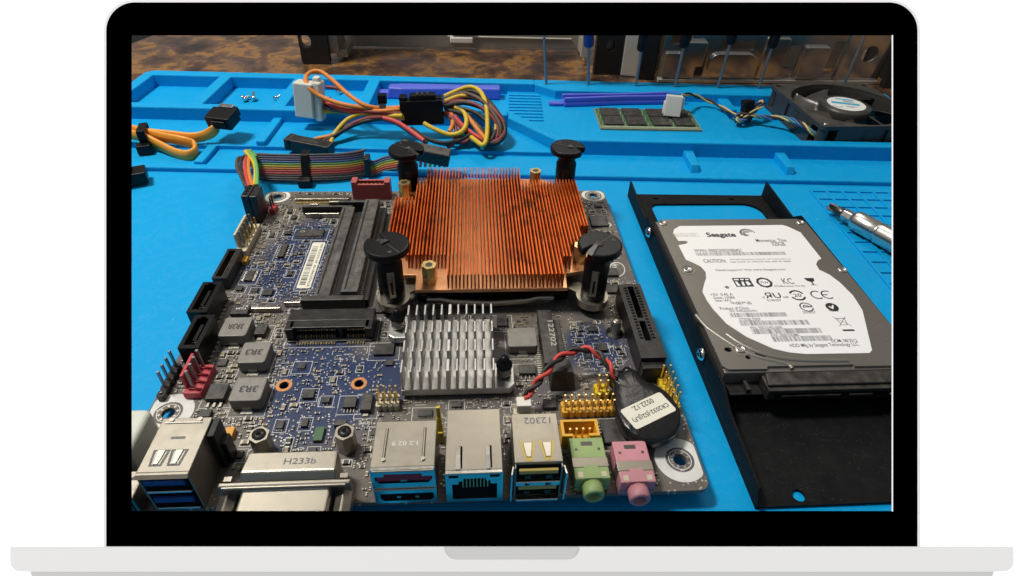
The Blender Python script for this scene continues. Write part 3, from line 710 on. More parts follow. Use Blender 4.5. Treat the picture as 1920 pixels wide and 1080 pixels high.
# ================================================================== motherboard
Z = 7.0                                     # top face of the circuit board
mbd = empty('motherboard', (85, 85, 5.4), 'dusty blue mini motherboard with copper heatsink lying on the blue mat', 'motherboard')
HOLES = [(6.35, 33.02), (163.83, 10.16), (6.35, 165.1), (163.83, 165.1)]
KO = []
def ko(x0, x1, y0, y1, m=.4):
    KO.append((min(x0, x1) - m, max(x0, x1) + m, min(y0, y1) - m, max(y0, y1) + m))
RINGS = [(39.4, 43.2), (63.9, 43.2)]
holes = [circ(x, y, 2.0, 20) for x, y in HOLES] + [circ(x, y, 1.55, 18) for x, y in RINGS] + [circ(162.3, 4.6, 1.35, 14)]
mb = MB(); mb.holed(rrect(0, 170, 0, 170, 3), holes, 5.4, Z)
pcb_o = obj('circuit_board', mb, 'pcb_blue', mbd)
for x, y in RINGS:
    mb = MB(); mb.holed(circ(x, y, 2.65, 24), [circ(x, y, 1.6, 24)], Z, Z + .06)
    obj('copper_ring', mb, 'bare_copper_ring', mbd); ko(x - 3, x + 3, y - 3, y + 3)
# bright screw lands round the mounting holes
for i, (x, y) in enumerate(HOLES):
    R1 = 7.6 if i < 2 else 6.0
    out = []
    for px, py in circ(x, y, R1, 40, ry=R1 * (1 if i < 2 else .95)):
        out.append((min(max(px, .5), 169.5), min(max(py, .8), 169.5)))
    h2 = [circ(x, y, 4.3, 28)]
    mb = MB(); mb.holed(out, h2, Z, Z + .05)
    obj('screw_land', mb, 'white_ink', mbd); ko(x - R1, x + R1, y - R1, y + R1, 0)
    mb = MB(); mb.holed(circ(x, y, 3.5, 28), [circ(x, y, 3.25, 28)], Z, Z + .06)
    obj('land_ring', mb, 'white_ink', mbd)
    mb = MB()
    for k in range(8):
        a = 2 * pi * k / 8 + .3
        mb.cyl(x + 2.7 * cos(a), y + 2.7 * sin(a), Z, Z + .07, .42, 8)
    obj('land_vias', mb, 'solder', mbd, kind='stuff')

# ---- copper heatsink: base, fins, hex standoffs
mb = MB(); mb.prism([(80.5, 78.3), (138, 78.3), (138.6, 87), (150, 90), (150.6, 150), (136, 162.6), (80, 162.6), (68.6, 150), (68.6, 102), (75, 87.5), (80.5, 87.5)], 16.4, 18)
sink = obj('copper_heatsink', mb, 'copper_base', mbd, bev=.3, label='square orange copper heatsink with thin upright fins')
ko(68, 151, 76, 163, 0)
N = 58
for i in range(N):
    x = 68.0 + 83.2 * (i + .5) / N
    y0 = 79.0
    y1 = 162.3
    if x < 76: y0 = 106 - 1.2 * (x - 68)
    elif x < 92.8: y0 = 91.8
    elif x > 146.5: y0 = 111
    elif x > 141.5: y0 = 98
    elif x > 137.2: y0 = 90
    if x < 77.2: y1 = 135.5
    elif x < 80.6: y1 = 152.5
    elif x > 126: y1 = 150.5
    ztop = 24.4 + random.uniform(-.12, .12)
    lean = random.uniform(-.18, .18)
    mb = MB()
    t = .24
    mb.add([(x - t, y0, 17.9), (x + t, y0, 17.9), (x + t, y1, 17.9), (x - t, y1, 17.9), (x - t + lean, y0, ztop), (x + t + lean, y0, ztop), (x + t + lean * .4, y1, ztop), (x - t + lean * .4, y1, ztop)],
           [(0, 3, 2, 1), (4, 5, 6, 7), (0, 1, 5, 4), (1, 2, 6, 5), (2, 3, 7, 6), (3, 0, 4, 7)])
    obj('fin', mb, 'copper', sink)
mb = MB()
for x, y in ((86, 84), (145, 95.5), (71.5, 146), (132.5, 157)):
    mb = MB(); mb.cyl(x, y, 17.9, 25.6, 2.9, 6, smooth=False, rot=.3); mb.M = None
    s_ = obj('standoff', mb, 'brass', sink, bev=.25)
    mb = MB(); mb.cyl(x, y, 25.5, 25.66, 1.35, 16)
    obj('threaded_hole', mb, 'hole_shade', sink)  # dark disc in place of the hole's shade
# steel spring plate arms under the base
for cx, cy, dx, dy in ((72.3, 80.2, 1, 1), (148, 79.2, -1, 1), (72.4, 155.6, 1, -1), (147.2, 157.3, -1, -1)):
    mb = MB()
    a = math.atan2(dy, dx)
    X = Matrix.Translation((cx, cy, 0)) @ Matrix.Rotation(a, 4, 'Z')
    mb.M = X
    out = circ(0, 0, 6.2, 20, .45, 2 * pi - .45) + [(20, -4.5), (20, 4.5)]
    mb.holed(out, [circ(0, 0, 3.9, 20)], 12.6, 13.6)
    mb.holed(circ(0, 0, 6.2, 24), [circ(0, 0, 5.2, 24)], 10.6, 12.6)
    obj('spring_arm', mb, 'tin', sink, bev=.25)

# ---- plastic push pins
PINS = [(72.0, 80.4, 2.3), (148.2, 79.4, -2.4), (72.5, 155.4, -.6), (147.0, 157.4, -.5)]
for x, y, a in PINS:
    X = Matrix.Translation((x, y, 0)) @ Matrix.Rotation(a, 4, 'Z')
    mb = MB(X); mb.lathe([(0, 7.0), (3.9, 7.0), (3.9, 12), (4.7, 13), (4.75, 29.5), (4.1, 30.5), (4.0, 33.5), (4.9, 35.0), (0, 35.1)], n=24)
    pin = obj('push_pin', mb, 'black_plastic_clean', mbd); ko(x - 6.5, x + 6.5, y - 6.5, y + 6.5)
    mb = MB(X)
    mb.prism(circ(0, 0, 8.1, 26, .32, 2 * pi - .22) + [(3.2, -1.2), (3.4, 1.0)], 35.0, 37.9)
    hd = obj('pin_head', mb, 'black_plastic_clean', pin, bev=.7, seg=3)
    mb = MB(X); mb.frustum([(.4, -2.4), (6.4, -1.5), (6.4, 1.5), (.4, 2.4)], [(.4, -1.6), (2.4, -.6), (2.4, .6), (.4, 1.6)], 36.2, 38.4)
    obj('turn_arrow', mb, 'dusty_black', pin)
    mb = MB(X); mb.box(-7.4, -.4, -.22, .22, 37.86, 38.0); mb.cyl(-5, 2.2, 37.86, 38.0, .7, 10)
    obj('head_mark', mb, 'dusty_black', pin)
    ang = math.atan2(CAM.y - y, CAM.x - x)
    mb = MB(Matrix.Translation((x, y, 0)) @ Matrix.Rotation(ang, 4, 'Z'))
    mb.box(4.0, 4.95, -1.3, 1.3, 16.5, 28.5)
    obj('pin_slot', mb, 'nickel_bar' if y < 100 else 'dusty_black', pin, bev=.3)
    mb = MB(Matrix.Translation((x, y, 0)) @ Matrix.Rotation(ang, 4, 'Z')); mb.box(4.2, 5.05, -.5, .5, 18, 24)
    obj('pin_web', mb, 'black_plastic_clean', pin, bev=.2)

# ---- processor socket under the heatsink
mb = MB(); mb.prism(rrect(80, 140, 84, 156, 2), Z, 10.6)
sk = obj('processor_socket', mb, 'black_plastic', mbd, bev=.4)
mb = MB(); mb.prism(rrect(86, 133, 92, 146, 1.5), 10.6, 16.3)
obj('processor', mb, 'tin', sk)
mb = MB(); mb.tube([(85, 80.5, 11.5), (90, 79.3, 12.4), (95, 78.8, 11.6), (110, 78.6, 10.8), (122, 78.8, 11.5), (127, 79.4, 12.4), (133, 80.6, 11.4)], 1.25, 8)
obj('socket_lever', mb, 'nickel_bar', sk)
mb = MB(); mb.box(86, 132, 80.5, 83.8, Z, 9.6)
obj('load_plate', mb, 'nickel_bar', sk, bev=.4)

# ---- silver chipset heatsink with pin fins
mb = MB(); mb.prism([(78.8, 36.2), (114, 36.2), (115.8, 38), (115.8, 45), (113, 47.5), (109, 47.5), (109, 69.6), (78.5, 69.6), (78.5, 72), (73, 72), (71.8, 70), (71.8, 62), (74, 60.5), (78.8, 60.5)], 8.2, 11)
als = obj('chipset_heatsink', mb, 'aluminium', mbd, bev=.35, label='silver chipset heatsink with four rows of flat fins')
ko(71.5, 116, 36, 72, 0)
for i in range(11):
    x = 79.4 + 2.93 * i
    w = .95 if i != 5 else 1.5
    mb = MB(); mb.box(x - w / 2, x + w / 2, 36.6, 69.2, 11, 12.2)
    obj('fin_root', mb, 'aluminium', als, bev=.15)
    for k in range(4):
        y0 = 36.7 + 8.9 * k
        w2 = w * .92
        mb = MB()
        mb.frustum([(x - w2 / 2, y0), (x + w2 / 2, y0), (x + w2 / 2, y0 + 5.6), (x - w2 / 2, y0 + 5.6)], [(x - w2 / 2 * .8, y0 + .1), (x + w2 / 2 * .8, y0 + .1), (x + w2 / 2 * .8, y0 + 5.4), (x - w2 / 2 * .8, y0 + 5.4)], 12.1, 19.2)
        obj('fin', mb, 'aluminium', als, bev=.2)
for x, y in ((112.3, 42.2), (75.3, 66)):
    mb = MB()
    pts = [(x + 2.2 * cos(t * .55), y + 2.2 * sin(t * .55), 11.4 + t * .085) for t in range(46)]
    mb.tube(pts, .38, 6)
    obj('spring', mb, 'nickel_bar', als)
    mb = MB(); mb.lathe([(0, 11), (1.5, 11), (1.5, 15), (2.7, 15.2), (2.7, 16.2), (1.6, 16.6), (1.6, 18.2), (1.0, 19.4), (0, 19.5)], x, y, 14)
    obj('spring_pin', mb, 'black_plastic_clean', als)

# ---- small part builders
def block(name, x0, x1, y0, y1, h, mats, bev=.25, z0=0, keep=True, **k):
    mb = MB(); mb.box(x0, x1, y0, y1, Z + z0, Z + z0 + h)
    if keep: ko(x0, x1, y0, y1)
    return obj(name, mb, mats, mbd, bev=bev, **k)
def pins_row(parent, pts, h, r=.33, mats='gold', z0=0, name='pin'):
    src = None
    for x, y in pts:
        if src is None:
            mb = MB(); mb.cbox(x, y, Z + z0, r * 2, r * 2, h)
            src = obj(name, mb, mats, parent)
        else:
            clone(src, name, (x, y, Z + z0), parent)
def legs(parent, x0, x1, y0, y1, n, sides, l=1.1, w=.42, h=.5):
    """gull wing legs on the given sides"""
    src = {}
    for sd in sides:
        for i in range(n):
            t = (i + .5) / n
            if sd in 'fb':
                x = x0 + (x1 - x0) * t; y = y0 - l / 2 if sd == 'f' else y1 + l / 2; dx, dy = w, l
            else:
                y = y0 + (y1 - y0) * t; x = x0 - l / 2 if sd == 'l' else x1 + l / 2; dx, dy = l, w
            key = (dx, dy)
            if key not in src:
                mb = MB(); mb.cbox(x, y, Z + .02, dx, dy, h)
                src[key] = obj('leg', mb, 'solder', parent, bev=.1)
            else:
                clone(src[key], 'leg', (x, y, Z + .02), parent)

SILK = MB()
def silk_rect(x0, x1, y0, y1, w=.18, z=.03):
    SILK.box(x0, x1, y0 - w, y0, Z, Z + z); SILK.box(x0, x1, y1, y1 + w, Z, Z + z)
    SILK.box(x0 - w, x0, y0 - w, y1 + w, Z, Z + z); SILK.box(x1, x1 + w, y0 - w, y1 + w, Z, Z + z)

# ---- left edge: data sockets, headers
for k, (x0, x1, y0, y1) in enumerate(((.6, 7.6, 70.2, 87.4), (4.4, 11.2, 52.4, 68.8))):
    mb = MB()
    mb.holed([(x0, y0), (x1, y0), (x1, y1), (x0, y1)], [[(x0 + 1.4, y0 + 1.6), (x1 - 1.5, y0 + 1.6), (x1 - 1.5, y1 - 1.8), (x1 - 2.6, y1 - 1.8), (x1 - 2.6, y1 - .9), (x0 + 2.4, y1 - .9), (x0 + 2.4, y1 - 1.8), (x0 + 1.4, y1 - 1.8)]], Z, Z + 9)
    mb.box(x0 + .5, x1 - .5, y0 + .5, y1 - .5, Z, Z + 1.2)
    s_ = obj('data_socket', mb, 'black_plastic_clean', mbd, bev=.3); ko(x0, x1 + 1, y0, y1)
    mb = MB(); mb.box(x0 + 3.0, x0 + 4.2, y0 + 3.2, y1 - 4, Z + 1, Z + 8.2); mb.box(x0 + 3.0, x0 + 5.2, y0 + 3.2, y0 + 4.4, Z + 1, Z + 8.2)
    obj('tongue', mb, 'black_plastic_clean', s_, bev=.15)
    for j in range(7):
        mb = MB(); mb.box(x0 + 2.86, x0 + 3.0, y0 + 4.2 + j * 1.27, y0 + 4.6 + j * 1.27, Z + 3, Z + 7.6)
        obj('contact', mb, 'gold', s_)
    mb = MB()
    for j in range(6):
        mb.box(x1 + .02, x1 + .8, y0 + 2 + j * 2.2, y0 + 2.5 + j * 2.2, Z, Z + .4)
    obj('solder_tails', mb, 'solder', s_)
mb = MB(); mb.holed([(.4, 93.8), (6.2, 93.8), (6.2, 113.6), (.4, 113.6)], [[(1.5, 95), (4.1, 95), (4.1, 112.4), (1.5, 112.4)]], Z, Z + 5.6); mb.box(.6, 6, 94, 113.4, Z, Z + .8)
s_ = obj('display_socket', mb, 'black_plastic', mbd, bev=.25); ko(.4, 6.2, 93.8, 113.6)
for j in range(13):
    mb = MB(); mb.box(3.55, 4.05, 96 + j * 1.24, 96.5 + j * 1.24, Z + .8, Z + 5)
    obj('contact', mb, 'gold', s_)
# cream fan header with a tall locking wall
s_ = block('fan_header', 2.0, 6.6, 115.5, 136.5, 3, 'cream_plastic', .3)
mb = MB(); mb.box(2.0, 3.0, 118, 134, Z + 2.9, Z + 9.5)
obj('locking_wall', mb, 'cream_plastic', s_, bev=.3)
pins_row(s_, [(4.4, 119 + 3.4 * j) for j in range(5)], 7.5, .38, 'shaft_steel', 3)
pins_row(s_, [(6.0, 119.5 + 3.4 * j) for j in range(5)], 5.5, .3, 'gold', 3)
# red header at the far edge
mb = MB(); mb.holed([(43.6, 162), (62.2, 162), (62.2, 167.6), (43.6, 167.6)], [[(44.8, 163.2), (61, 163.2), (61, 166.4), (44.8, 166.4)]], Z, Z + 8.2); mb.box(43.6, 46.4, 162.1, 167.5, Z + 8.1, Z + 9.6); mb.box(59.4, 62.2, 162.1, 167.5, Z + 8.1, Z + 9.6); mb.box(44, 61.6, 162.4, 167.2, Z, Z + 1)
s_ = obj('red_header', mb, 'pink_red_plastic', mbd, bev=.25); ko(43, 63, 161, 168)
pins_row(s_, [(47 + 2 * j, 164.8) for j in range(7)], 6.5, .3, 'gold', 1)
# small red pin block beside the ribbon plug
s_ = block('pin_block', 6.8, 9.4, 149, 154.5, 2.4, 'red_plastic', .2)
pins_row(s_, [(8.1, 150.4), (8.1, 153)], 5.5, .3, 'black_plastic', 2.4)

# ---- laptop memory sockets
def dimm(x0, x1, h, y0=83, y1=148):
    mb = MB()
    mb.box(x0, x1, y0, y1, Z, Z + h)
    s = obj('memory_socket', mb, 'socket_grey', mbd, bev=.3)
    mb = MB(); mb.box(x1, x1 + 3.2, y0 + .5, y1 - .5, Z, Z + h * .45)
    obj('slot_ledge', mb, 'black_plastic', s, bev=.2)
    mb = MB(); mb.box(x0 + 1.2, x0 + 1.7, y0 + 1.5, y1 - 1.5, Z + h, Z + h + .25)
    obj('moulded_ridge', mb, 'black_plastic', s)
    ko(x0, x1 + 4, y0, y1)
    mb = MB()
    for j in range(52):
        y = y0 + 2 + j * (y1 - y0 - 4) / 52
        mb.box(x1 + .1, x1 + .7, y, y + .6, Z + h * .45, Z + h * .45 + .4)
    obj('contact_row', mb, 'nickel_bar', s)
    return s
sa = dimm(41.4, 47.3, 4.6); sb = dimm(52.4, 58.8, 8.2, 81.5, 149)
text('Foxconn', 46.2, 97, 14, 1.5, Z + 4.62, 'grey_ink', sa, rot=pi / 2, name='moulded_text')
text('2-2HD', 46.2, 113, 9, 1.4, Z + 4.62, 'black_ink', sa, rot=pi / 2, name='moulded_text')
text('170M27', 57.4, 92, 10, 1.4, Z + 8.22, 'grey_ink', sb, rot=pi / 2, name='moulded_text')
def arm(x0, x1, y0, y1, h, z0=0, m='dusty_black'):
    mb = MB(); mb.box(x0, x1, y0, y1, Z + z0, Z + z0 + h); ko(x0, x1, y0, y1)
    return obj('latch_arm', mb, m, mbd, bev=.3)
arm(38, 61, 78.6, 81.4, 6.6); arm(36.5, 50, 81.6, 82.8, 3.5); arm(39.5, 58, 150.5, 152.3, 5.6); arm(22.5, 46, 148.4, 149.8, 4.4); arm(24, 40, 145.8, 147, 2.2, m='nickel_bar')
for x0, x1, y0, y1, h in ((18.5, 29.5, 79.5, 80.8, 2.2), (30, 38, 82.4, 83.4, 2.4), (34, 39, 152.6, 154, 4.5), (26, 30, 149.9, 151.2, 4.8), (27, 31, 144.6, 145.7, 3)):
    mb = MB(); mb.box(x0, x1, y0, y1, Z, Z + h)
    obj('latch_clip', mb, 'tin', mbd, bev=.3); ko(x0, x1, y0, y1)
mb = MB(); mb.box(16, 42, 160.2, 164.2, Z, Z + 1.6)
obj('far_shield', mb, 'nickel_bar', mbd, bev=.2); ko(15, 43, 157, 165)
mb = MB()
for j in range(22):
    mb.box(17 + j * .72, 17.45 + j * .72, 158, 159.8, Z, Z + .5)
obj('contact_strip', mb, 'gold', mbd)
# ---- serial number sticker with barcode
bc = DATA['barcode']
bx0, bx1, by0, by1 = 31.7, 37.2, 93.7, 125.5
mb = MB(); mb.prism(rrect(bx0, bx1, by0, by1, .8), Z, Z + .08)
s_ = obj('barcode_sticker', mb, 'label_cream', mbd); ko(bx0, bx1, by0, by1, 1)
mb = MB(); y = by0 + 2.2
while y < by1 - 3:
    w = random.choice((.25, .25, .45, .7)); mb.box(bx0 + .7, bx0 + 3.1, y, y + w, Z + .085, Z + .1); y += w + random.choice((.3, .5, .8))
obj('barcode', mb, 'black_ink', s_)
text('BTAQ23400158  AP-GZ2736-504', bx1 - .5, by0 + 1.2, by1 - by0 - 2.4, 1.1, Z + .1, 'black_ink', s_, rot=pi / 2)
silk_rect(31, 37.9, 92.6, 126.8)

# ---- mini card slot with gold contacts
mb = MB(); mb.box(35.6, 66.2, 68.2, 74.4, Z, Z + 6); mb.box(35.6, 66.2, 62.8, 68.3, Z, Z + .8)
mb.box(35.6, 38.4, 63.6, 68.4, Z + .7, Z + 5.9); mb.box(63.4, 66.2, 63.6, 68.4, Z + .7, Z + 5.9); mb.box(37, 65, 64.6, 68.3, Z + 4.7, Z + 5.9); mb.box(53.9, 55.6, 64.4, 68.3, Z + .7, Z + 5)
s_ = obj('card_slot', mb, 'black_plastic', mbd, bev=.25); ko(35, 67, 61, 75)
for j in range(26):
    x = 39.2 + j * .93
    if 52.9 < x < 56.2: continue
    mb = MB(); mb.box(x, x + .5, 65.6, 68.4, Z + 3.2, Z + 4.3); mb.box(x, x + .5, 61.6, 63.4, Z + .05, Z + .5); mb.box(x + .05, x + .45, 64.2, 65, Z + .8, Z + 2.2)
    obj('contact', mb, 'gold' if j % 2 else 'tin', s_)
silk_rect(35, 67.3, 60.6, 75.2)
# ---- second card slot, seen end on
mb = MB(); mb.box(126.2, 131.4, 45.5, 72.5, Z, Z + 5.4); mb.box(131.3, 134.6, 44, 70, Z, Z + 2.6)
mb.frustum([(127.6, 37.6), (136.2, 37.6), (136.2, 46), (127.6, 46)], [(128.2, 40), (135.2, 40), (134.4, 46), (128.6, 46)], Z, Z + 7)
s_ = obj('card_slot', mb, 'dusty_black', mbd, bev=.3); ko(124, 137, 37, 73)
text('122702', 129.4, 66.5, 13, 2.0, Z + 5.43, 'pale_ink', s_, rot=-pi / 2, name='moulded_text')
mb = MB()
for j in range(24):
    mb.box(124.3, 126.1, 44.5 + j * 1.05, 45.1 + j * 1.05, Z, Z + .5); mb.box(134.7, 135.6, 47 + j * .95, 47.5 + j * .95, Z, Z + .5)
obj('contact_row', mb, 'solder', s_, kind='stuff')

# ---- expansion slot at the right edge
mb = MB(); mb.holed([(158.6, 43.8), (167.4, 43.8), (167.4, 83), (158.6, 83)], [[(161.9, 52), (164.2, 52), (164.2, 62), (161.9, 62)], [(161.9, 63.6), (164.2, 63.6), (164.2, 81.5), (161.9, 81.5)]], Z, Z + 8.6); mb.box(158.8, 167.2, 44, 82.8, Z, Z + 2)
s_ = obj('expansion_slot', mb, 'black_plastic', mbd, bev=.3); ko(158, 168.5, 43, 84)
for j in range(18):
    for xx in (160.3, 164.6):
        mb = MB(); mb.box(xx, xx + 1.2, 53 + j * 1.6, 53.7 + j * 1.6, Z + 8.62, Z + 8.72)
        obj('slot_rib', mb, 'hollow', s_)
mb = MB(); mb.box(158.9, 167, 40.6, 44, Z, Z + 6.8)
obj('slot_end', mb, 'black_plastic', s_, bev=.3)

# ---- power inductors
def inductor(x0, x1, y0, y1, h, mk, mats='inductor_grey'):
    mb = MB(); mb.prism(rrect(x0, x1, y0, y1, 1.1, 3), Z + .35, Z + h)
    s = obj('inductor', mb, mats, mbd, bev=.4); ko(x0, x1, y0 - 1.6, y1)
    cx = (x0 + x1) / 2
    mb = MB(); mb.box(cx - 1.9, cx + 1.9, y0 - 1.4, y0 - .02, Z, Z + .35); mb.box(cx - 1.4, cx + 1.4, y0 - .16, y0 + .02, Z + .2, Z + 1.8)
    obj('terminal', mb, 'solder', s, bev=.1)
    if mk: text(mk, x1 - 2.0, y1 - 3.6, 5.6, 2.7, Z + h + .02, 'inductor_ink', s, rot=pi, bold=.03)
    silk_rect(x0 - .6, x1 + .6, y0 - 2.2, y1 + .5)
inductor(12.9, 22.6, 62, 71.8, 5, '3R3R'); inductor(23.2, 32.6, 49.1, 58.9, 5, '3R3'); inductor(25.6, 35.6, 33, 42.6, 5, '3R3'); inductor(114.4, 125, 55, 64.6, 4, '')

# ---- chips with legs
def ic(key, name='chip', mats='chip', bev=.12, **lg):
    x0, x1, y0, y1, h = DATA['ics'][key]
    s = block(name, x0, x1, y0, y1, h, mats, bev)
    if lg:
        ko(x0 - 1.3, x1 + 1.3, y0 - 1.3, y1 + 1.3)
        legs(s, x0, x1, y0, y1, **lg)
        silk_rect(x0 - 1.8, x1 + 1.8, y0 - 1.8, y1 + 1.2)
    return s
ic('fet', 'power_transistor', n=3, sides='f', l=1.9, w=.9, h=.7)
ic('ic_flat'); ic('cap_o1', 'tantalum_capacitor', 'tantalum'); ic('cap_o2', 'tantalum_capacitor', 'tantalum')
ic('tssop', n=10, sides='lr', w=.28); ic('soic1', n=8, sides='lr', w=.45); s_ = ic('qfp', n=20, sides='f', l=.7, w=.25)
x0, x1, y0, y1, h = DATA['ics']['qfp']
mb = MB(); mb.holed(circ(x0 + 1.9, y0 + 3.4, 1.0, 16, ry=.7), [circ(x0 + 1.9, y0 + 3.4, .7, 16, ry=.45)], Z + h, Z + h + .02)
obj('printed_logo', mb, 'pale_ink', s_)
s_ = ic('r35', n=2, sides='r', l=1, w=.8)
x0, x1, y0, y1, h = DATA['ics']['r35']
text('Y234', x1 - .8, y1 - 1.6, 4, 1.1, Z + h + .02, 'white_ink', s_, rot=pi); text('R1', x1 - .8, y1 - .3, 1.6, 1.0, Z + h + .02, 'white_ink', s_, rot=pi)
ic('diode1', 'diode', n=1, sides='fb', l=1.2, w=1.6); ic('qfn1'); ic('qfn2', n=5, sides='f', l=.4, w=.2)
ic('soic2', n=4, sides='f', l=1.4); ic('diode2', 'diode', n=1, sides='f', l=1.2, w=1.8); ic('cap1'); ic('icA', n=6, sides='b', l=.5, w=.25); ic('icB')
ic('icC', n=4, sides='f', l=.6, w=.3); ic('soic3', n=4, sides='f', l=1.5); ic('blk'); ic('qfn3', n=9, sides='f', l=.4, w=.22); ic('soic4', n=7, sides='lr', l=1.2); ic('icD'); ic('icE'); ic('icF'); ic('icG')
block('chip', 158, 163.5, 121, 128, 1.2, 'chip', .12); block('chip', 157, 163, 109, 115, 1.0, 'chip', .12)
block('film_capacitor', 53.6, 56.4, 20.2, 25.2, 1.2, 'ram_green', .12)

# ---- pin headers
def header(x0, x1, y0, y1, h, mats, nx, ny, ph, pm='gold', r=.27, gap=.25):
    mb = MB()
    sx = (x1 - x0) / nx; sy = (y1 - y0) / ny
    for i in range(nx):
        for j in range(ny):
            ax0, ax1, ay0, ay1 = x0 + i * sx, x0 + (i + 1) * sx, y0 + j * sy, y0 + (j + 1) * sy
            c = .55; g_ = .06
            oct_ = [(ax0 + c, ay0 + g_), (ax1 - c, ay0 + g_), (ax1 - g_, ay0 + c), (ax1 - g_, ay1 - c), (ax1 - c, ay1 - g_), (ax0 + c, ay1 - g_), (ax0 + g_, ay1 - c), (ax0 + g_, ay0 + c)]
            mb.prism(oct_, Z + .1, Z + h)
    s = obj('pin_header', mb, mats, mbd); ko(x0, x1, y0, y1)
    pins_row(s, [(x0 + (i + .5) * sx, y0 + (j + .5) * sy) for i in range(nx) for j in range(ny)], ph, r, pm, h)
    return s
header(130, 147.6, 26.6, 31.4, 2.6, 'yellow_plastic', 8, 2, 4.4)
header(142, 147, 34, 38.5, 2.5, 'bright_yellow', 2, 2, 5.4)
header(164.4, 168.9, 27.6, 42, 2.4, 'bright_yellow', 2, 5, 6)
header(71, 78.4, 31.2, 36.4, 2.4, 'cream_plastic', 4, 2, 5.4)
s_ = header(1.2, 3.8, 37.6, 52.4, 2.2, 'black_plastic', 1, 5, .6, 'shaft_steel')
pins_row(s_, [(2.5, 42 + 3.0 * j) for j in range(4)], 7, .36, 'shaft_steel', 2.2)
# red fan header
s_ = block('fan_header', 9.4, 15.2, 38.4, 50.8, 2.8, 'red_plastic', .3)
mb = MB(); mb.box(9.4, 10.5, 40.5, 50.6, Z + 2.7, Z + 8.6)
obj('locking_wall', mb, 'red_plastic', s_, bev=.3)
for j in range(4):
    mb = MB(); mb.box(11, 15.1, 39.6 + j * 3, 40.1 + j * 3, Z + 2.75, Z + 3.6)
    obj('rib', mb, 'red_plastic', s_, bev=.1)
pins_row(s_, [(12.2, 40.6 + 3.0 * j) for j in range(4)], 8, .4, 'shaft_steel', 2.8)
# yellow shrouded header
mb = MB(); mb.holed([(128.4, 15.4), (139.8, 15.4), (139.8, 21.4), (128.4, 21.4)], [[(129.3, 16.3), (138.9, 16.3), (138.9, 20.6), (129.3, 20.6)]], Z, Z + 3.6)
mb.box(128.4, 131.6, 15.42, 16.28, Z + 3.5, Z + 6); mb.box(136.6, 139.8, 15.42, 16.28, Z + 3.5, Z + 6); mb.box(128.41, 139.79, 20.62, 21.39, Z + 3.5, Z + 6); mb.box(128.41, 129.29, 16.2, 20.7, Z + 3.5, Z + 5.98); mb.box(138.91, 139.79, 16.2, 20.7, Z + 3.5, Z + 5.98); mb.box(128.6, 139.6, 15.6, 21.2, Z, Z + .9)
s_ = obj('shrouded_header', mb, 'yellow_plastic', mbd); ko(128, 140, 15, 22)
pins_row(s_, [(131.2 + 2 * j, 18.4) for j in range(4)], 4.6, .3, 'gold', .9)
# yellow clip post between the sockets
mb = MB(); mb.prism([(90.9, 18.6), (92.9, 18.6), (92.9, 21.4), (90.9, 21.4)], Z, Z + 5); mb.frustum([(91, 19), (92.8, 19), (92.8, 21.2), (91, 21.2)], [(91.2, 20.3), (92.4, 20.3), (92.4, 21.3), (91.2, 21.3)], Z + 5, Z + 10); mb.box(91.2, 92.4, 20.4, 21.2, Z + 9.9, Z + 14.5)
obj('clip_post', mb, 'bright_yellow', mbd, bev=.25); ko(90, 94, 18, 22)
# threaded hex posts and the knurled one
for x, y in ((40.2, 17.8), (64.5, 17.9)):
    mb = MB(); mb.cyl(x, y, Z, Z + 8, 3.0, 6, smooth=False, rot=.5)
    s_ = obj('hex_post', mb, 'tin', mbd, bev=.3); ko(x - 3, x + 3, y - 3, y + 3)
    mb = MB(); mb.lathe([(0, Z + 8.05), (1.95, Z + 8.05), (1.95, Z + 8.4), (0, Z + 8.42)], x, y, 18)
    obj('post_screw', mb, 'dark_bit', s_)
    mb = MB(); mb.cyl(x, y, Z + 8.4, Z + 8.5, .8, 6)
    obj('screw_recess', mb, 'hollow', s_)
mb = MB(); mb.lathe([(0, Z), (3.2, Z), (3.2, Z + .5), (1.7, Z + .7), (1.7, Z + 6.4), (1.3, Z + 6.8), (0, Z + 6.8)], 154.7, 64.6, 20); 
for k in range(14):
    a = 2 * pi * k / 14
    mb.cyl(154.7 + 1.7 * cos(a), 64.6 + 1.7 * sin(a), Z + .8, Z + 6.2, .2, 5)
obj('knurled_post', mb, 'nickel_bar', mbd); ko(151, 158, 61, 68)
# maker's oval and hexagon print
mb = MB(); X = Matrix.Translation((163.6, 103.5, 0)) @ Matrix.Rotation(-.25, 4, 'Z'); mb.M = X
mb.holed(circ(0, 0, 3.5, 28, ry=5.2), [circ(.1, 0, 3.0, 28, ry=4.6)], Z, Z + .04)
obj('printed_logo', mb, 'white_ink', mbd); ko(159, 167.5, 97, 110)
text('intel', 162.4, 107.4, 7, 2.6, Z + .04, 'white_ink', mbd, rot=-pi / 2 - .2)
mb = MB(); mb.holed([(p[0], p[1]) for p in circ(164.9, 138, 3.2, 6)], [circ(164.9, 138, 2.5, 6)], Z, Z + .04); mb.holed(circ(164.9, 138, 1.3, 12), [circ(164.9, 138, .6, 12)], Z, Z + .04)
obj('printed_logo', mb, 'white_ink', mbd); ko(161, 168.6, 134, 142)
for t_, x, y, w, h in (('MDPC', 66.2, 26.4, 4, 1.2), ('KT', 34.2, 62.2, 2, 1.1), ('H8', 150.6, 57, 2.4, 1.6), ('US312', 38.8, 52, 1.2, 1.2), ('BAT', 112.4, 24.2, 2.8, 1.2), ('COM1', 111.4, 17.5, 3, 1.2), ('GD', 147.6, 70, 3.2, 1.8), ('VC_DMIC', 139.4, 44.5, 7, 1.1), ('091', 27.2, 27.4, 2.6, 1.2), ('110', 54, 21.6, 1.8, 1)):
    text(t_, x + w, y + h, w, h, Z + .05, 'white_ink', mbd, rot=pi)
text('FP_AUD', 34, 166.4, 8, 1.5, Z + .05, 'white_ink', mbd)

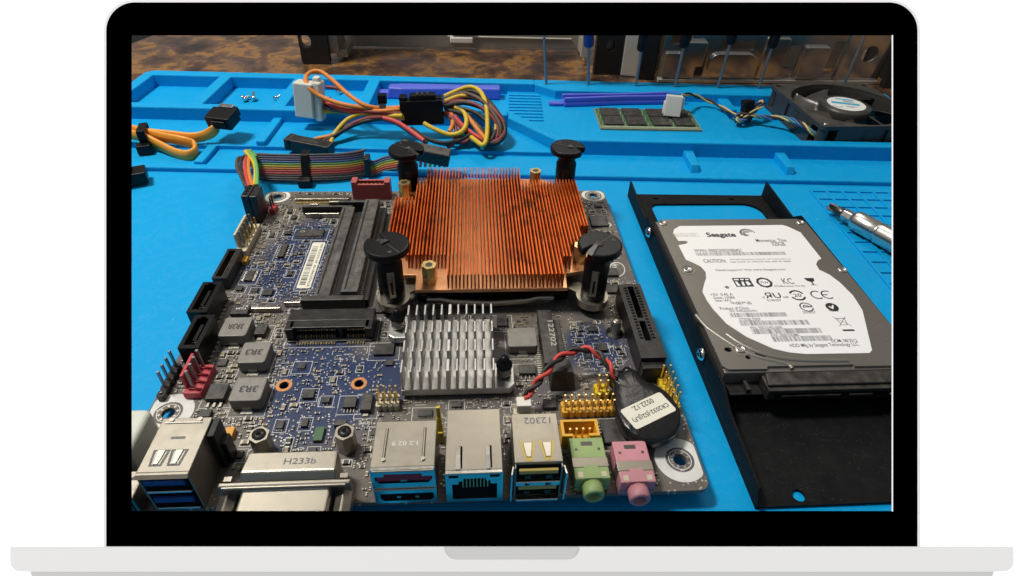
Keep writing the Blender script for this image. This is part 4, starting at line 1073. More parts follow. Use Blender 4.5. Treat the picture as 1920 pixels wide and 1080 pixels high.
# ---- rear sockets along the near edge ---------------------------------------
FR = Matrix.Rotation(pi / 2, 4, 'X')                      # local (x, up, -y): draw in the front plane
def front(yf):
    return Matrix.Translation((0, yf, 0)) @ FR
# blue double USB
mb = MB(); mb.box(16, 29.2, 1.2, 18.4, Z, Z + 15.8)
mb.box(16, 29.2, .3, 1.3, Z + 15.1, Z + 15.8); mb.box(16, 16.6, .3, 1.3, Z, Z + 15.12); mb.box(28.6, 29.2, .3, 1.3, Z, Z + 15.12)
mb.add([(16, .3, Z + 15.8), (29.2, .3, Z + 15.8), (29.8, -1.1, Z + 16.2), (15.4, -1.1, Z + 16.2)], [(0, 1, 2, 3)]); mb.add([(29.2, .3, Z + 15.8), (29.2, .3, Z), (30.2, -1.1, Z), (30.2, -1.1, Z + 15.8)], [(0, 1, 2, 3)])
usb = obj('usb_socket', mb, 'tin', mbd, bev=.2, label='blue double usb socket in a metal shell'); ko(15, 31, -2, 19)
for z in (8.9, 1.0):
    mb = MB(); mb.box(16.9, 28.3, .5, 1.19, Z + z, Z + z + 5.6)
    obj('opening', mb, 'hollow', usb)
    mb = MB(); mb.box(17.4, 27.8, -.3, .6, Z + z + 3.0, Z + z + 5.0)
    obj('tongue', mb, 'port_blue', usb, bev=.2)
    mb = MB(); mb.box(17, 28.2, -.2, .5, Z + z - .6, Z + z + .2)
    obj('shell_lip', mb, 'tin_face_lit', usb, bev=.15)
for x in (19.2, 23.8):
    mb = MB(); mb.holed([(x - .9, 3), (x + 2.3, 3), (x + 2.9, 8), (x - 1.5, 8)], [[(x - .4, 3.5), (x + 1.8, 3.5), (x + 2.2, 7.6), (x - .8, 7.6)]], Z + 15.8, Z + 15.86)
    obj('spring_slot', mb, 'grey_ink', usb)
    mb = MB(); mb.frustum([(x, 3.4), (x + 1.4, 3.4), (x + 1.9, 7.8), (x - .5, 7.8)], [(x + .2, 3.5), (x + 1.2, 3.5), (x + 1.6, 7.7), (x - .2, 7.7)], Z + 15.75, Z + 16.1)
    obj('spring_tongue', mb, 'tin_bright', usb)
mb = MB(); mb.box(17.2, 27.2, 16.4, 16.8, Z + 15.8, Z + 16.1)
for x in (18.6, 26.2): mb.cyl(x, 17.6, Z + 15.8, Z + 16.2, .7, 12)
obj('pressed_bead', mb, 'tin_bright', usb)
mb = MB(); mb.box(29.2, 31.2, 12.5, 18.6, Z, Z + 15); mb.box(30, 32.4, 14, 18, Z, Z + 9)
obj('rear_skirt', mb, 'black_plastic', usb, bev=.3)
mb = MB(); mb.box(20.6, 24.4, 11.3, 12.1, Z + 15.8, Z + 15.83)
obj('stamped_mark', mb, 'grey_ink', usb)
# metal display socket, the widest one
mb = MB(); mb.add([(40, 1.6, Z), (65, 1.6, Z), (64.6, 9.6, Z), (40.6, 9.6, Z), (40, 1.6, Z + 9.6), (65, 1.6, Z + 9.6), (64.6, 9.6, Z + 11.2), (40.6, 9.6, Z + 11.2), (40, 3.4, Z + 11.2), (65, 3.4, Z + 11.2)], [(0, 3, 2, 1), (0, 1, 5, 4), (4, 5, 9, 8), (8, 9, 6, 7), (2, 3, 7, 6), (1, 2, 6, 9, 5), (3, 0, 4, 8, 7)]); mb.box(34.6, 69.2, .2, 1.7, Z, Z + 9.6)
dvi = obj('display_port_socket', mb, 'tin', mbd, bev=.45, label='wide metal display socket with a bolted flange'); ko(33, 70, -8, 10)
mb = MB(); mb.tube([(36, -.1, Z + 9.3), (68, -.1, Z + 9.3)], .55, 8)
obj('flange_edge', mb, 'tin', dvi)
mb = MB(); mb.frustum([(40.4, -7.6), (64.6, -7.6), (64.6, .3), (40.4, .3)], [(40.9, -7.4), (64.1, -7.4), (64.1, .3), (40.9, .3)], Z - .6, Z + 8.6)
obj('socket_shell', mb, 'tin', dvi, bev=.7, seg=3)
mb = MB(); mb.tube([(41.4, -.5, Z + 8.7), (63.6, -.5, Z + 8.7)], .4, 6)
obj('shell_crease', mb, 'tin_bright', dvi)
for x in (36.8, 67.2):
    mb = MB(front(.2)); mb.cyl(x, Z + 4.2, 0, 7.6, 2.7, 6, smooth=False, rot=.5)
    obj('jack_screw', mb, 'tin', dvi, bev=.35)
    mb = MB(); mb.box(x - 1.0, x + 1.0, 1.8, 3.2, Z + 9.3, Z + 9.75)
    obj('fixing_tab', mb, 'nickel_bar', dvi)
text('H233b', 61.0, 7.6, 9.4, 2.0, Z + 11.22, 'grey_ink', dvi, rot=pi, name='stamped_text') if False else text('H233b', 50.8, 5.4, 8.6, 1.9, Z + 11.22, 'grey_ink', dvi, name='stamped_text')
# double display socket
def shell(name, x0, x1, y0, y1, h, lab, holes2d):
    mb = MB(front(y0)); mb.holed(rrect(x0, x1, Z, Z + h, .3, 2), holes2d, -.8, 0)
    s = obj(name, mb, 'tin_face_lit', mbd, label=lab)
    mb = MB(); mb.box(x0, x1, y0 + .8, y1, Z, Z + h)
    obj('shell', mb, 'tin', s, bev=.25)
    mb = MB(); mb.box(x0 + .6, x1 - .6, y0 + .62, y0 + .79, Z + .5, Z + h - .5)
    obj('cavity', mb, 'hollow', s)
    ko(x0, x1, y0 - 1, y1)
    return s
dp_h1 = [(77, Z + 9.6), (90, Z + 9.6), (91, Z + 11.2), (91, Z + 12.6), (88.4, Z + 12.6), (88.4, Z + 13.8), (78.4, Z + 13.8), (78.4, Z + 12.6), (76, Z + 12.6), (76, Z + 11)]
dp_h2 = [(77.6, Z + 1), (90, Z + 1), (91, Z + 2), (91, Z + 4.6), (76.6, Z + 4.6), (76.6, Z + 2)]
dp = shell('display_socket', 75, 91.9, -.4, 15.2, 15.8, 'square metal double display socket with red upper opening', [dp_h1, dp_h2])
mb = MB(); mb.box(76.4, 90.6, -.35, .2, Z + 10.6, Z + 13.7)
obj('tongue', mb, 'port_red', dp)
mb = MB(); mb.box(82.6, 84.4, -.5, -.1, Z + 10.6, Z + 11.2); mb.box(81, 82, -.3, .2, Z + 2.2, Z + 3); mb.box(86, 87, -.3, .2, Z + 2.2, Z + 3)
obj('contact', mb, 'tin_bright', dp)
mb = MB(); mb.tube([(75.4, -.62, Z + 6.8), (91.4, -.62, Z + 6.8)], .22, 6); mb.tube([(75.6, -.62, Z + 15.5), (91.5, -.62, Z + 15.5)], .28, 6)
obj('pressed_bead', mb, 'tin_bright', dp)
for x in (78.3, 88.7):
    mb = MB(); mb.tube([(x, 2.6, Z + 15.75), (x, 12.6, Z + 15.75)], .45, 8)
    obj('pressed_bead', mb, 'tin', dp)
    mb = MB(); mb.cyl(x, 2.6, Z + 15.8, Z + 16.3, .55, 10)
    obj('pressed_dimple', mb, 'tin_bright', dp)
text('1.2 02 9', 87.0, 8.4, 7.0, 1.4, Z + 15.82, 'white_ink', dp, rot=pi, name='stamped_text')
# network socket
rj_h = [(96.2, Z + 1.4), (108.4, Z + 1.4), (108.4, Z + 8.6), (106.6, Z + 8.6), (106.6, Z + 10), (105.4, Z + 10), (105.4, Z + 11.2), (99.2, Z + 11.2), (99.2, Z + 10), (98, Z + 10), (98, Z + 8.6), (96.2, Z + 8.6)]
led1 = [(95.4, Z + 11.6), (98.0, Z + 11.6), (98.0, Z + 12.8), (95.4, Z + 12.8)]
led2 = [(106.4, Z + 11.6), (109.0, Z + 11.6), (109.0, Z + 12.8), (106.4, Z + 12.8)]
rj = shell('network_socket', 94.5, 109.9, -.8, 20.2, 13.8, 'square metal network socket with one large opening', [rj_h, led1, led2])
for j in range(8):
    mb = MB(); mb.box(99.0 + j * .95, 99.3 + j * .95, -.5, -.1, Z + 6.6, Z + 10.6)
    obj('contact', mb, 'gold', rj)
mb = MB(); mb.box(94.6, 109.8, -1.0, -.78, Z + 13.3, Z + 13.9)
obj('front_edge', mb, 'tin_bright', rj, bev=.1)
for x in (98.0, 106.0):
    mb = MB(); mb.prism(rrect(x - .2, x + 1.05, .6, 7.6, .3), Z + 13.79, Z + 13.83)
    obj('spring_slot', mb, 'hollow', rj)
    mb = MB(); mb.add([(x - .75, .2, Z + 13.7), (x + .65, .2, Z + 13.7), (x + .6, 7.4, Z + 13.7), (x - .7, 7.4, Z + 13.7), (x - .7, .2, Z + 14.1), (x + .6, .2, Z + 14.1), (x + .5, 4, Z + 14.9), (x - .6, 4, Z + 14.9), (x + .5, 7.3, Z + 14.1), (x - .6, 7.3, Z + 14.1)], [(0, 1, 5, 4), (4, 5, 6, 7), (7, 6, 8, 9), (9, 8, 2, 3), (1, 2, 8, 6, 5), (3, 0, 4, 7, 9)])
    obj('spring_tongue', mb, 'tin_bright', rj)
# double USB with yellow tongues
mb = MB(); mb.box(113, 126, .6, 16.6, Z, Z + 15.6); mb.box(113, 113.5, -.6, .7, Z, Z + 15.0); mb.box(125.5, 126, -.6, .7, Z, Z + 15.0)
us2 = obj('usb_socket', mb, 'tin', mbd, bev=.2, label='double usb socket with yellow tongues in a metal shell'); ko(112, 127, -2, 17)
for z in (8.6, 1.2):
    mb = MB(); mb.box(113.6, 125.4, .2, .62, Z + z, Z + z + 5.6)
    obj('opening', mb, 'hollow', us2)
    mb = MB(); mb.box(114.2, 124.8, -.7, .3, Z + z + 3.4, Z + z + 5.0)
    obj('tongue', mb, 'port_yellow', us2, bev=.2)
    for x in (115.8, 121.6):
        mb = MB(); mb.box(x, x + 1.6, -.9, .2, Z + z + 1.8, Z + z + 3.0)
        obj('spring_contact', mb, 'dark_bit', us2)
mb = MB(); mb.box(113.4, 125.6, -.8, .3, Z + 6.5, Z + 8.4); mb.box(113.6, 125.4, -1.6, .2, Z - .1, Z + .9)
obj('shell_lip', mb, 'tin_face_lit', us2, bev=.2)
for x in (116, 121.6):
    mb = MB(front(-.82)); mb.prism([(x, Z + 6.9), (x + 1.4, Z + 7.4), (x, Z + 8)] if x < 118 else [(x, Z + 6.9), (x + 1.6, Z + 7.4), (x, Z + 8)], 0, .08)
    obj('shell_slot', mb, 'hollow', us2)
for x, sgn in ((112.4, -1), (126.1, 1)):
    mb = MB(); mb.prism([(x, .6), (x + .5, .6), (x + .5 + sgn * .5, -2), (x + sgn * .5, -2)], Z + 1, Z + 14)
    obj('side_spring', mb, 'tin_face_lit', us2, bev=.1)
for x in (115.0, 120.3):
    mb = MB(); mb.prism([(x - .3, 7.4), (x + .3, 7.4), (x + 1.3, 2.2), (x + 2.4, 2.2), (x + 3.4, 7.4), (x + 4.0, 7.4), (x + 2.8, 1.0), (x + .9, 1.0)], Z + 15.58, Z + 15.66)
    obj('spring_slot', mb, 'port_yellow', us2)
    mb = MB(); mb.frustum([(x + 1.1, 2.0), (x + 2.6, 2.0), (x + 3.2, 6.6), (x + .5, 6.6)], [(x + 1.3, 2.2), (x + 2.4, 2.2), (x + 3.0, 6.5), (x + .7, 6.5)], Z + 15.55, Z + 15.95)
    obj('spring_tongue', mb, 'tin_bright', us2)
text('12302', 124.0, 15.2, 7.6, 2.2, Z + 15.63, 'grey_ink', us2, rot=pi, name='stamped_text')
# sound jacks
for x0, m, nm in ((130.2, 'jack_green', 'green sound jack beside the yellow header'), (142.8, 'jack_pink', 'pink sound jack beside the corner screw hole')):
    yo = 0 if x0 < 140 else -1.6
    mb = MB(); mb.box(x0, x0 + 10, 1 + yo, 14.6 + yo, Z, Z + 6.2)
    j_ = obj('sound_jack', mb, m, mbd, bev=.3, label=nm); ko(x0, x0 + 10, 0, 15)
    mb = MB(front(1 + yo)); mb.lathe([(0, -.05), (3.0, 0), (3.0, 3.4), (2.7, 3.8), (1.9, 3.8), (1.9, .6), (0, .6)], x0 + 5, Z + 3.1, 24)
    obj('barrel', mb, m, j_)
    mb = MB(front(1 + yo)); mb.cyl(x0 + 5, Z + 3.1, .5, .75, 1.88, 20)
    obj('bore', mb, 'hollow', j_)
    mb = MB(); mb.box(x0 - .15, x0 + 10.15, 4.6 + yo, 7.8 + yo, Z + 1, Z + 6.36)
    obj('metal_band', mb, 'tin', j_, bev=.15)
    mb = MB(); mb.prism([(x0 + 2.4, 1 + yo), (x0 + 7.6, 1 + yo), (x0 + 6.8, 5.2 + yo), (x0 + 3.2, 5.2 + yo)], Z + 6.2, Z + 6.5)
    obj('top_web', mb, m, j_, bev=.1)
    mb = MB(); mb.box(x0 - .06, x0 + 10.06, .94 + yo, 14.66 + yo, Z + 2.1, Z + 2.22)
    obj('mould_seam', mb, 'dark_bit', j_)
    mb = MB(); mb.box(x0 + 3.2, x0 + 6.6, 11.8 + yo, 13.2 + yo, Z + 6.2, Z + 6.22)
    obj('moulded_mark', mb, 'dark_bit', j_)
    for x in (x0 + .9, x0 + 7.6):
        mb = MB(); mb.box(x, x + 1.5, 1.6 + yo, 3.2 + yo, Z + 6.2, Z + 6.26)
        obj('pocket', mb, 'cream_plastic', j_)
        mb = MB(); mb.box(x + .3, x + 1.1, 10.2 + yo, 11.0 + yo, Z + 6.2, Z + 6.24)
        obj('pocket', mb, 'dark_bit', j_)
# milky power plug socket at the left corner
mb = MB(); mb.prism(rrect(-.5, 9.0, 8.5, 25, 2.2), Z, Z + 12.4)
pw = obj('power_socket', mb, 'milky_plastic', mbd, bev=1.6, seg=4, label='milky white plastic power socket at the near left corner'); ko(-1, 14, -4, 26)
mb = MB(); mb.box(1.5, 14, -2, 6.6, Z, Z + 9)
obj('jack_body', mb, 'nickel_bar', pw, bev=.4)
mb = MB(); mb.box(3, 13.6, -2.4, -1.9, Z + .6, Z + 7.6)
obj('jack_face', mb, 'black_plastic', pw, bev=.3)

# ---- loose dusting of surface mount parts
def free(x0, x1, y0, y1):
    if x0 < .8 or x1 > 169.2 or y0 < .8 or y1 > 169.2: return False
    for a, b, c, d in KO:
        if x0 < b and x1 > a and y0 < d and y1 > c: return False
    return True
ko(144, 168, 11, 42, 0)
bodies = {'chip': MB(), 'tan': MB()}
ends = MB()
M('smd_tan', (.26, .19, .12), .5, var=.3, vs=2, dust=.2)
src_parts = {}
rnd = random.Random(11)
placed = 0; tries = 0
CL = [(rnd.uniform(4, 166), rnd.uniform(4, 166)) for _ in range(70)]
# more small chips spread over the board
nchip = 0
for _ in range(600):
    if nchip >= 26: break
    w_, l_ = rnd.choice(((2.4, 2.4), (3.2, 2.2), (2.0, 3.0), (3.6, 3.6), (1.6, 2.6)))
    x = rnd.uniform(4, 166); y = rnd.uniform(4, 166)
    if not free(x - w_ / 2 - 1.2, x + w_ / 2 + 1.2, y - l_ / 2 - 1.2, y + l_ / 2 + 1.2): continue
    nchip += 1
    mb = MB(); mb.box(x - w_ / 2, x + w_ / 2, y - l_ / 2, y + l_ / 2, Z + .05, Z + rnd.choice((.8, 1.1)))
    c_ = obj('chip', mb, 'chip', mbd, bev=.1)
    legs(c_, x - w_ / 2, x + w_ / 2, y - l_ / 2, y + l_ / 2, rnd.choice((2, 3, 4)), rnd.choice(('fb', 'lr')), l=.6, w=.3, h=.3)
    silk_rect(x - w_ / 2 - .9, x + w_ / 2 + .9, y - l_ / 2 - .9, y + l_ / 2 + .9, .16)
    ko(x - w_ / 2 - 1, x + w_ / 2 + 1, y - l_ / 2 - 1, y + l_ / 2 + 1, 0)
while placed < 1500 and tries < 24000:
    tries += 1
    big = placed < 130
    L_, W_ = ((2.0, 1.25) if big else rnd.choice(((1.6, .8), (1.0, .5), (1.0, .5))))
    if rnd.random() < .5: sx, sy, hor = L_, W_, True
    else: sx, sy, hor = W_, L_, False
    if placed > 60 and rnd.random() < .72:
        gx, gy = rnd.choice(CL); x = round(rnd.gauss(gx, 4.2) * 1.25) / 1.25; y = round(rnd.gauss(gy, 4.2) * 1.25) / 1.25
    else:
        x = round(rnd.uniform(2, 168) * 1.25) / 1.25; y = round(rnd.uniform(2, 168) * 1.25) / 1.25
    if 36 < x < 68 and 20 < y < 58 and rnd.random() < .72: continue
    if 18 < x < 40 and 84 < y < 104 and rnd.random() < .6: continue
    g = .28 if not big else .6
    if not free(x - sx / 2 - g, x + sx / 2 + g, y - sy / 2 - g, y + sy / 2 + g): continue
    ko(x - sx / 2, x + sx / 2, y - sy / 2, y + sy / 2, .1)
    placed += 1
    hh = .75 if big else .45
    tan = rnd.random() < .42
    e = .25
    if big:
        key = (hor, tan)
        if key not in src_parts:
            mb = MB()
            if hor:
                mb.box(x - sx / 2 + e, x + sx / 2 - e, y - sy / 2, y + sy / 2, Z + .02, Z + hh); mb.box(x - sx / 2 - .1, x - sx / 2 + e, y - sy / 2 - .03, y + sy / 2 + .03, Z + .02, Z + hh, 1); mb.box(x + sx / 2 - e, x + sx / 2 + .1, y - sy / 2 - .03, y + sy / 2 + .03, Z + .02, Z + hh, 1)
            else:
                mb.box(x - sx / 2, x + sx / 2, y - sy / 2 + e, y + sy / 2 - e, Z + .02, Z + hh); mb.box(x - sx / 2 - .03, x + sx / 2 + .03, y - sy / 2 - .1, y - sy / 2 + e, Z + .02, Z + hh, 1); mb.box(x - sx / 2 - .03, x + sx / 2 + .03, y + sy / 2 - e, y + sy / 2 + .1, Z + .02, Z + hh, 1)
            src_parts[key] = obj('surface_component', mb, ['smd_tan' if tan else 'chip', 'solder'], mbd)
        else:
            clone(src_parts[key], 'surface_component', (x, y, Z + .02), mbd)
        if rnd.random() < .85: silk_rect(x - sx / 2 - .5, x + sx / 2 + .5, y - sy / 2 - .5, y + sy / 2 + .5, .16)
    else:
        q = bodies['tan' if tan else 'chip']
        if hor:
            q.box(x - sx / 2 + e, x + sx / 2 - e, y - sy / 2, y + sy / 2, Z, Z + hh); ends.box(x - sx / 2, x - sx / 2 + e, y - sy / 2, y + sy / 2, Z, Z + hh); ends.box(x + sx / 2 - e, x + sx / 2, y - sy / 2, y + sy / 2, Z, Z + hh)
        else:
            q.box(x - sx / 2, x + sx / 2, y - sy / 2 + e, y + sy / 2 - e, Z, Z + hh); ends.box(x - sx / 2, x + sx / 2, y - sy / 2, y - sy / 2 + e, Z, Z + hh); ends.box(x - sx / 2, x + sx / 2, y + sy / 2 - e, y + sy / 2, Z, Z + hh)
obj('tiny_resistors', bodies['chip'], 'chip', mbd, kind='stuff')
obj('tiny_capacitors', bodies['tan'], 'smd_tan', mbd, kind='stuff')
obj('tiny_solder_ends', ends, 'solder', mbd, kind='stuff')
# solder dots and short printed marks
dots = MB(); n = 0; tries = 0
while n < 900 and tries < 9000:
    tries += 1
    x = rnd.uniform(1.5, 168.5); y = rnd.uniform(1.5, 168.5)
    if free(x - .3, x + .3, y - .3, y + .3):
        dots.cyl(x, y, Z, Z + .08, rnd.choice((.22, .28, .34)), 6); n += 1
obj('solder_dots', dots, 'solder', mbd, kind='stuff')
for _ in range(2600):
    x = rnd.uniform(2, 168); y = rnd.uniform(2, 168)
    l = rnd.choice((.8, 1.2, 2.0, 3.2)); hor = rnd.random() < .5
    if not free(x - .2, x + (l if hor else 0) + .2, y - .2, y + (0 if hor else l) + .2): continue
    ko(x, x + (l if hor else .2), y, y + (.2 if hor else l), .25)
    SILK.box(x, x + (l if hor else .17), y, y + (.17 if hor else l), Z, Z + .03)
obj('printed_lines', SILK, 'white_ink', mbd, kind='stuff')

# ================================================================== coin cell in black wrap
bat = empty('coin_cell', (156, 24, 9), 'coin cell in shiny black wrap with cream label and red and black leads', 'battery')
out = [(a, b) for a, b in DATA['batt_outline']]
sm = [(p.x, p.y) for p in spline([(a, b, 0) for a, b in out] + [(out[0][0], out[0][1], 0)], 4)][:-1]
cx = sum(p[0] for p in sm) / len(sm); cy = sum(p[1] for p in sm) / len(sm)
mb = MB()
rings = [(.93, 9.6), (.99, 10.2), (1.0, 11.4), (.995, 12.9), (.97, 13.8), (.92, 14.25), (.5, 14.3)]
vs = []; fs = []; n = len(sm)
for k, (sc_, z) in enumerate(rings):
    for i, (x, y) in enumerate(sm):
        crinkle = .26 * sin(i * 2.3) * (1 if y < 17 else .3 if y > 36 else .12) * (1 if 0 < k < 6 else 0)
        vs.append((cx + (x - cx) * sc_ + crinkle * .6, cy + (y - cy) * sc_, z + crinkle * (.9 if z > 12 else .3)))
for k in range(len(rings) - 1):
    for i in range(n):
        j = (i + 1) % n
        fs.append((k * n + i, k * n + j, (k + 1) * n + j, (k + 1) * n + i))
fs.append(tuple(range((len(rings) - 1) * n, len(rings) * n))); fs.append(tuple(range(n - 1, -1, -1)))
mb.add(vs, fs, 0, True)
obj('wrap', mb, 'batt_wrap', bat)
L4 = [Vector((a, b, 0)) for a, b in DATA['batt_label']]
ex = (L4[1] - L4[0]).normalized(); wl = (L4[1] - L4[0]).length; hl = (L4[3] - L4[0]).length
ang = math.atan2(ex.y, ex.x)
X = Matrix.Translation((L4[0].x, L4[0].y, 0)) @ Matrix.Rotation(ang, 4, 'Z')
mb = MB(X); mb.prism(rrect(0, wl, -hl, 0, .9), 14.3, 14.5)
bl = obj('label', mb, 'label_cream', bat)
text('CR2032-JS2(JLF)', wl - 1.0, -hl + 4.2, wl - 2.2, 2.0, 14.53, 'black_ink', bl, rot=pi, xf=X)
text('0522.12.', wl * .74, -hl + 7.4, wl * .5, 1.8, 14.53, 'black_ink', bl, rot=pi, xf=X)
wp = spline(DATA['batt_wire'], 10)
for ph, c in ((0, 'wire_red'), (pi, 'wire_black')):
    pts = []
    for i, p in enumerate(wp):
        t = (wp[min(i + 1, len(wp) - 1)] - wp[max(i - 1, 0)]).normalized()
        u = Vector((0, 0, 1)); u = (u - t * u.dot(t)).normalized(); w = t.cross(u)
        a = ph + i * .36
        pts.append(p + (u * cos(a) + w * sin(a)) * .75)
    mb = MB(); mb.tube(pts, .72, 8)
    obj('lead', mb, c, bat)
mb = MB(); mb.box(114.6, 121.4, 25.6, 28.4, Z + .1, Z + 3.2)
obj('board_socket', mb, 'cream_plastic', mbd, bev=.25)
mb = MB(); mb.box(115.6, 120.2, 26.6, 30.4, Z + 3.2, Z + 6.6)
obj('plug', mb, 'white_plastic', bat, bev=.3)
mb = MB(); mb.lathe([(0, 9), (2.4, 9.6), (2.8, 11.6), (2.0, 13.4), (0, 14)], 150.6, 38.6, 12)
mb.lathe([(0, 9), (2.0, 9.6), (2.4, 11.8), (1.6, 13.8), (0, 14.4)], 153.4, 40.2, 12)
obj('wrap_tail', mb, 'batt_wrap', bat)

# ================================================================== drive bracket
br = empty('drive_bracket', (221, 87, 0), 'long black metal drive bracket lying on the mat under the hard drive', 'bracket')
plate_holes = [rrect(194.5, 252, 112, 166, (2, 2, 9, 4)), circ(198.4, .6, 2.0, 18), rrect(197.5, 200.5, 170.6, 172.2, .5), rrect(238.5, 241.5, 169.8, 171.4, .5)]
mb = MB(); mb.holed([(184, -2.6), (258.6, -2.6), (258.6, 174), (185, 176.2)], plate_holes, .15, 1.2)
obj('bracket_plate', mb, 'matte_black', br)
mb = MB(); mb.add([(184, -2.6, .2), (185, 176, .2), (185, 176, 9), (184.2, 140, 9), (184.0, 136, 12.4), (184, 34, 12.4), (184, 26, 9), (184, 0, 7), (184, -2.6, 3),
                   (184.9, -2.6, .2), (185.9, 176, .2), (185.9, 176, 9), (185.1, 140, 9), (184.9, 136, 12.4), (184.9, 34, 12.4), (184.9, 26, 9), (184.9, 0, 7), (184.9, -2.6, 3)],
                  [tuple(range(0, 9)), tuple(range(17, 8, -1))] + [(i, 9 + i, 9 + (i + 1) % 9, (i + 1) % 9) for i in range(9)])
obj('side_wall', mb, 'matte_black', br)
mb = MB(); mb.add([(257.6, -2.6, .2), (257.6, 174, .2), (257.6, 174, 9.4), (256.4, 140, 9.4), (256.2, 134, 14), (256.2, 34, 13), (256.6, 0, 7),
                   (258.6, -2.6, .2), (258.6, 174, .2), (258.6, 174, 9.4), (257.4, 140, 9.4), (257.2, 134, 14), (257.2, 34, 13), (257.6, 0, 7)],
                  [tuple(range(0, 7)), tuple(range(13, 6, -1))] + [(i, 7 + i, 7 + (i + 1) % 7, (i + 1) % 7) for i in range(7)])
obj('side_wall', mb, 'matte_black', br)
for y in (128.4, 51.2):
    mb = MB(Matrix.Translation((184, y, 9)) @ Matrix.Rotation(-pi / 2, 4, 'Y'))
    mb.lathe([(0, 0), (2.4, 0), (2.4, 1.0), (1.6, 1.9), (.8, 2.0), (.6, 1.2), (0, 1.2)], n=16)
    obj('side_screw', mb, 'chrome', br)

# ================================================================== hard drive
hd = empty('hard_drive', (220, 80, 8), 'slim hard drive with a large white printed label, held in the black bracket', 'hard drive')
mb = MB(); mb.box(185.6, 255, 37.6, 129.4, 8, 14.1)
obj('body_casting', mb, 'steel_cover', hd, bev=.3)
cov = [(188.6, 129.8), (252.2, 129.6), (255.2, 127), (255.3, 38.3), (231, 38.5), (230.6, 39.3), (200.6, 39.4), (200.2, 38.2), (187, 38.4), (185.3, 40), (185.4, 127)]
chl = [circ(190.0, 47.4, 1.35, 14, ry=1.1), circ(200.2, 44.5, 1.9, 16, ry=1.7), circ(195.6, 43.6, .9, 12)]
mb = MB(); mb.holed(cov[::-1], chl, 14.1, 15)
tc = obj('top_cover', mb, 'steel_cover', hd, bev=.25)
mb = MB(); mb.box(187.8, 203, 41.6, 49.6, 14.0, 14.14)
obj('hole_shade_sheet', mb, 'hollow', hd)  # near-black sheet standing for the shade seen through the cover holes
for key, r in (('bead_outer', .75), ('bead_inner', .95)):
    mb = MB(); mb.tube([(p.x, p.y, 14.72) for p in spline([(a, b, 0) for a, b in DATA[key]], 6)], r, 8)
    obj('pressed_bead', mb, 'steel_bead', tc)
for x, y in ((188.2, 126.8), (252.6, 126.6), (189.3, 92.5), (254.0, 91.0), (194.4, 47.6), (253.3, 42.0)):
    mb = MB(); mb.lathe([(0, 15.0), (2.0, 15.0), (1.9, 15.35), (1.2, 15.5), (1.0, 15.15), (0, 15.15)], x, y, 18)
    obj('cover_screw', mb, 'satin_steel', hd)
for x, y in ((189.3, 92.5), (194.4, 47.6)):
    mb = MB(); mb.holed(circ(x, y, 3.3, 24), [circ(x, y, 2.5, 24)], 14.9, 15.12)
    obj('pressed_ring', mb, 'steel_bead', tc)
# stippled numbers
mb = MB()
for i in range(26):
    x, y = (186.6 + random.uniform(0, 1.6), 52 + random.uniform(0, 7)) if i < 11 else (249.6 + random.uniform(0, 1.8), 50 + random.uniform(0, 10))
    mb.cyl(x, y, 14.98, 15.05, .16, 6)
obj('stipple_marks', mb, 'satin_steel', tc, kind='stuff')
# connector edge
mb = MB(); mb.box(198.4, 250.6, 30.6, 37.5, 8.2, 12.8); mb.prism([(198.4, 32.2), (250.6, 32.2), (249.4, 37.6), (199.6, 37.6)], 12.8, 13.9)
cn = obj('connector_block', mb, 'dusty_black', hd, bev=.35)
mb = MB(); mb.box(201, 245.6, 30.3, 30.7, 9.2, 11.9)
obj('connector_recess', mb, 'hollow', cn)
mb = MB(); mb.box(203, 223, 29.9, 30.35, 10.2, 10.9); mb.box(226, 234, 29.9, 30.35, 10.2, 10.9)
obj('contact_tongue', mb, 'dusty_black', cn)
for i in range(4):
    mb = MB(); mb.box(240 + i * 1.3, 240.5 + i * 1.3, 29.8, 30.4, 10.3, 10.8)
    obj('jumper_pin', mb, 'gold', cn)
mb = MB(); mb.box(187, 198, 32.6, 37.6, 8.2, 9.0)
obj('drive_circuit_board', mb, 'black_plastic', hd)
mb = MB(); mb.box(192.4, 193.6, 33, 37.4, 9, 11)
obj('board_clip', mb, 'dusty_black', hd)
mb = MB(); mb.box(251, 255, 34, 37.6, 8.2, 13)
obj('corner_lug', mb, 'steel_cover', hd, bev=.3)
# label and print
lab = DATA['hdd_label']
mb = MB(); mb.holed(lab, [], 15.0, 15.08)
lb = obj('label', mb, 'label_white', hd)
ZL = 15.1
for t_, x, y, w, h in DATA['hdd_text']:
    text(t_, x, y, w, h, ZL, 'black_ink', lb, bold=.035 if t_ == 'Seagate' else .006)
for x, y, w, h in DATA['hdd_bars']:
    mb = MB(); q = x
    while q < x + w:
        b = random.choice((.16, .16, .3, .45)); mb.box(q, q + b, y, y + h, ZL - .01, ZL); q += b + random.choice((.16, .28, .4))
    obj('barcode', mb, 'grey_ink', lb)
mk = DATA['hdd_marks']
def mark(polys, ink='black_ink', name='printed_mark'):
    mb = MB()
    for outer, hs in polys:
        mb.holed(outer, hs, ZL - .015, ZL)
    return obj(name, mb, ink, lb)
def arc(cx, cy, r, w, a0, a1, n=18):
    o_ = circ(cx, cy, r, n, a0, a1); i_ = circ(cx, cy, r - w, n, a0, a1)
    return (o_ + i_[::-1], [])
def bar(x0, y0, x1, y1, w):
    d = Vector((x1 - x0, y1 - y0)).normalized(); nx, ny = -d.y * w / 2, d.x * w / 2
    return ([(x0 + nx, y0 + ny), (x0 - nx, y0 - ny), (x1 - nx, y1 - ny), (x1 + nx, y1 + ny)], [])
x, y = mk['swirl']
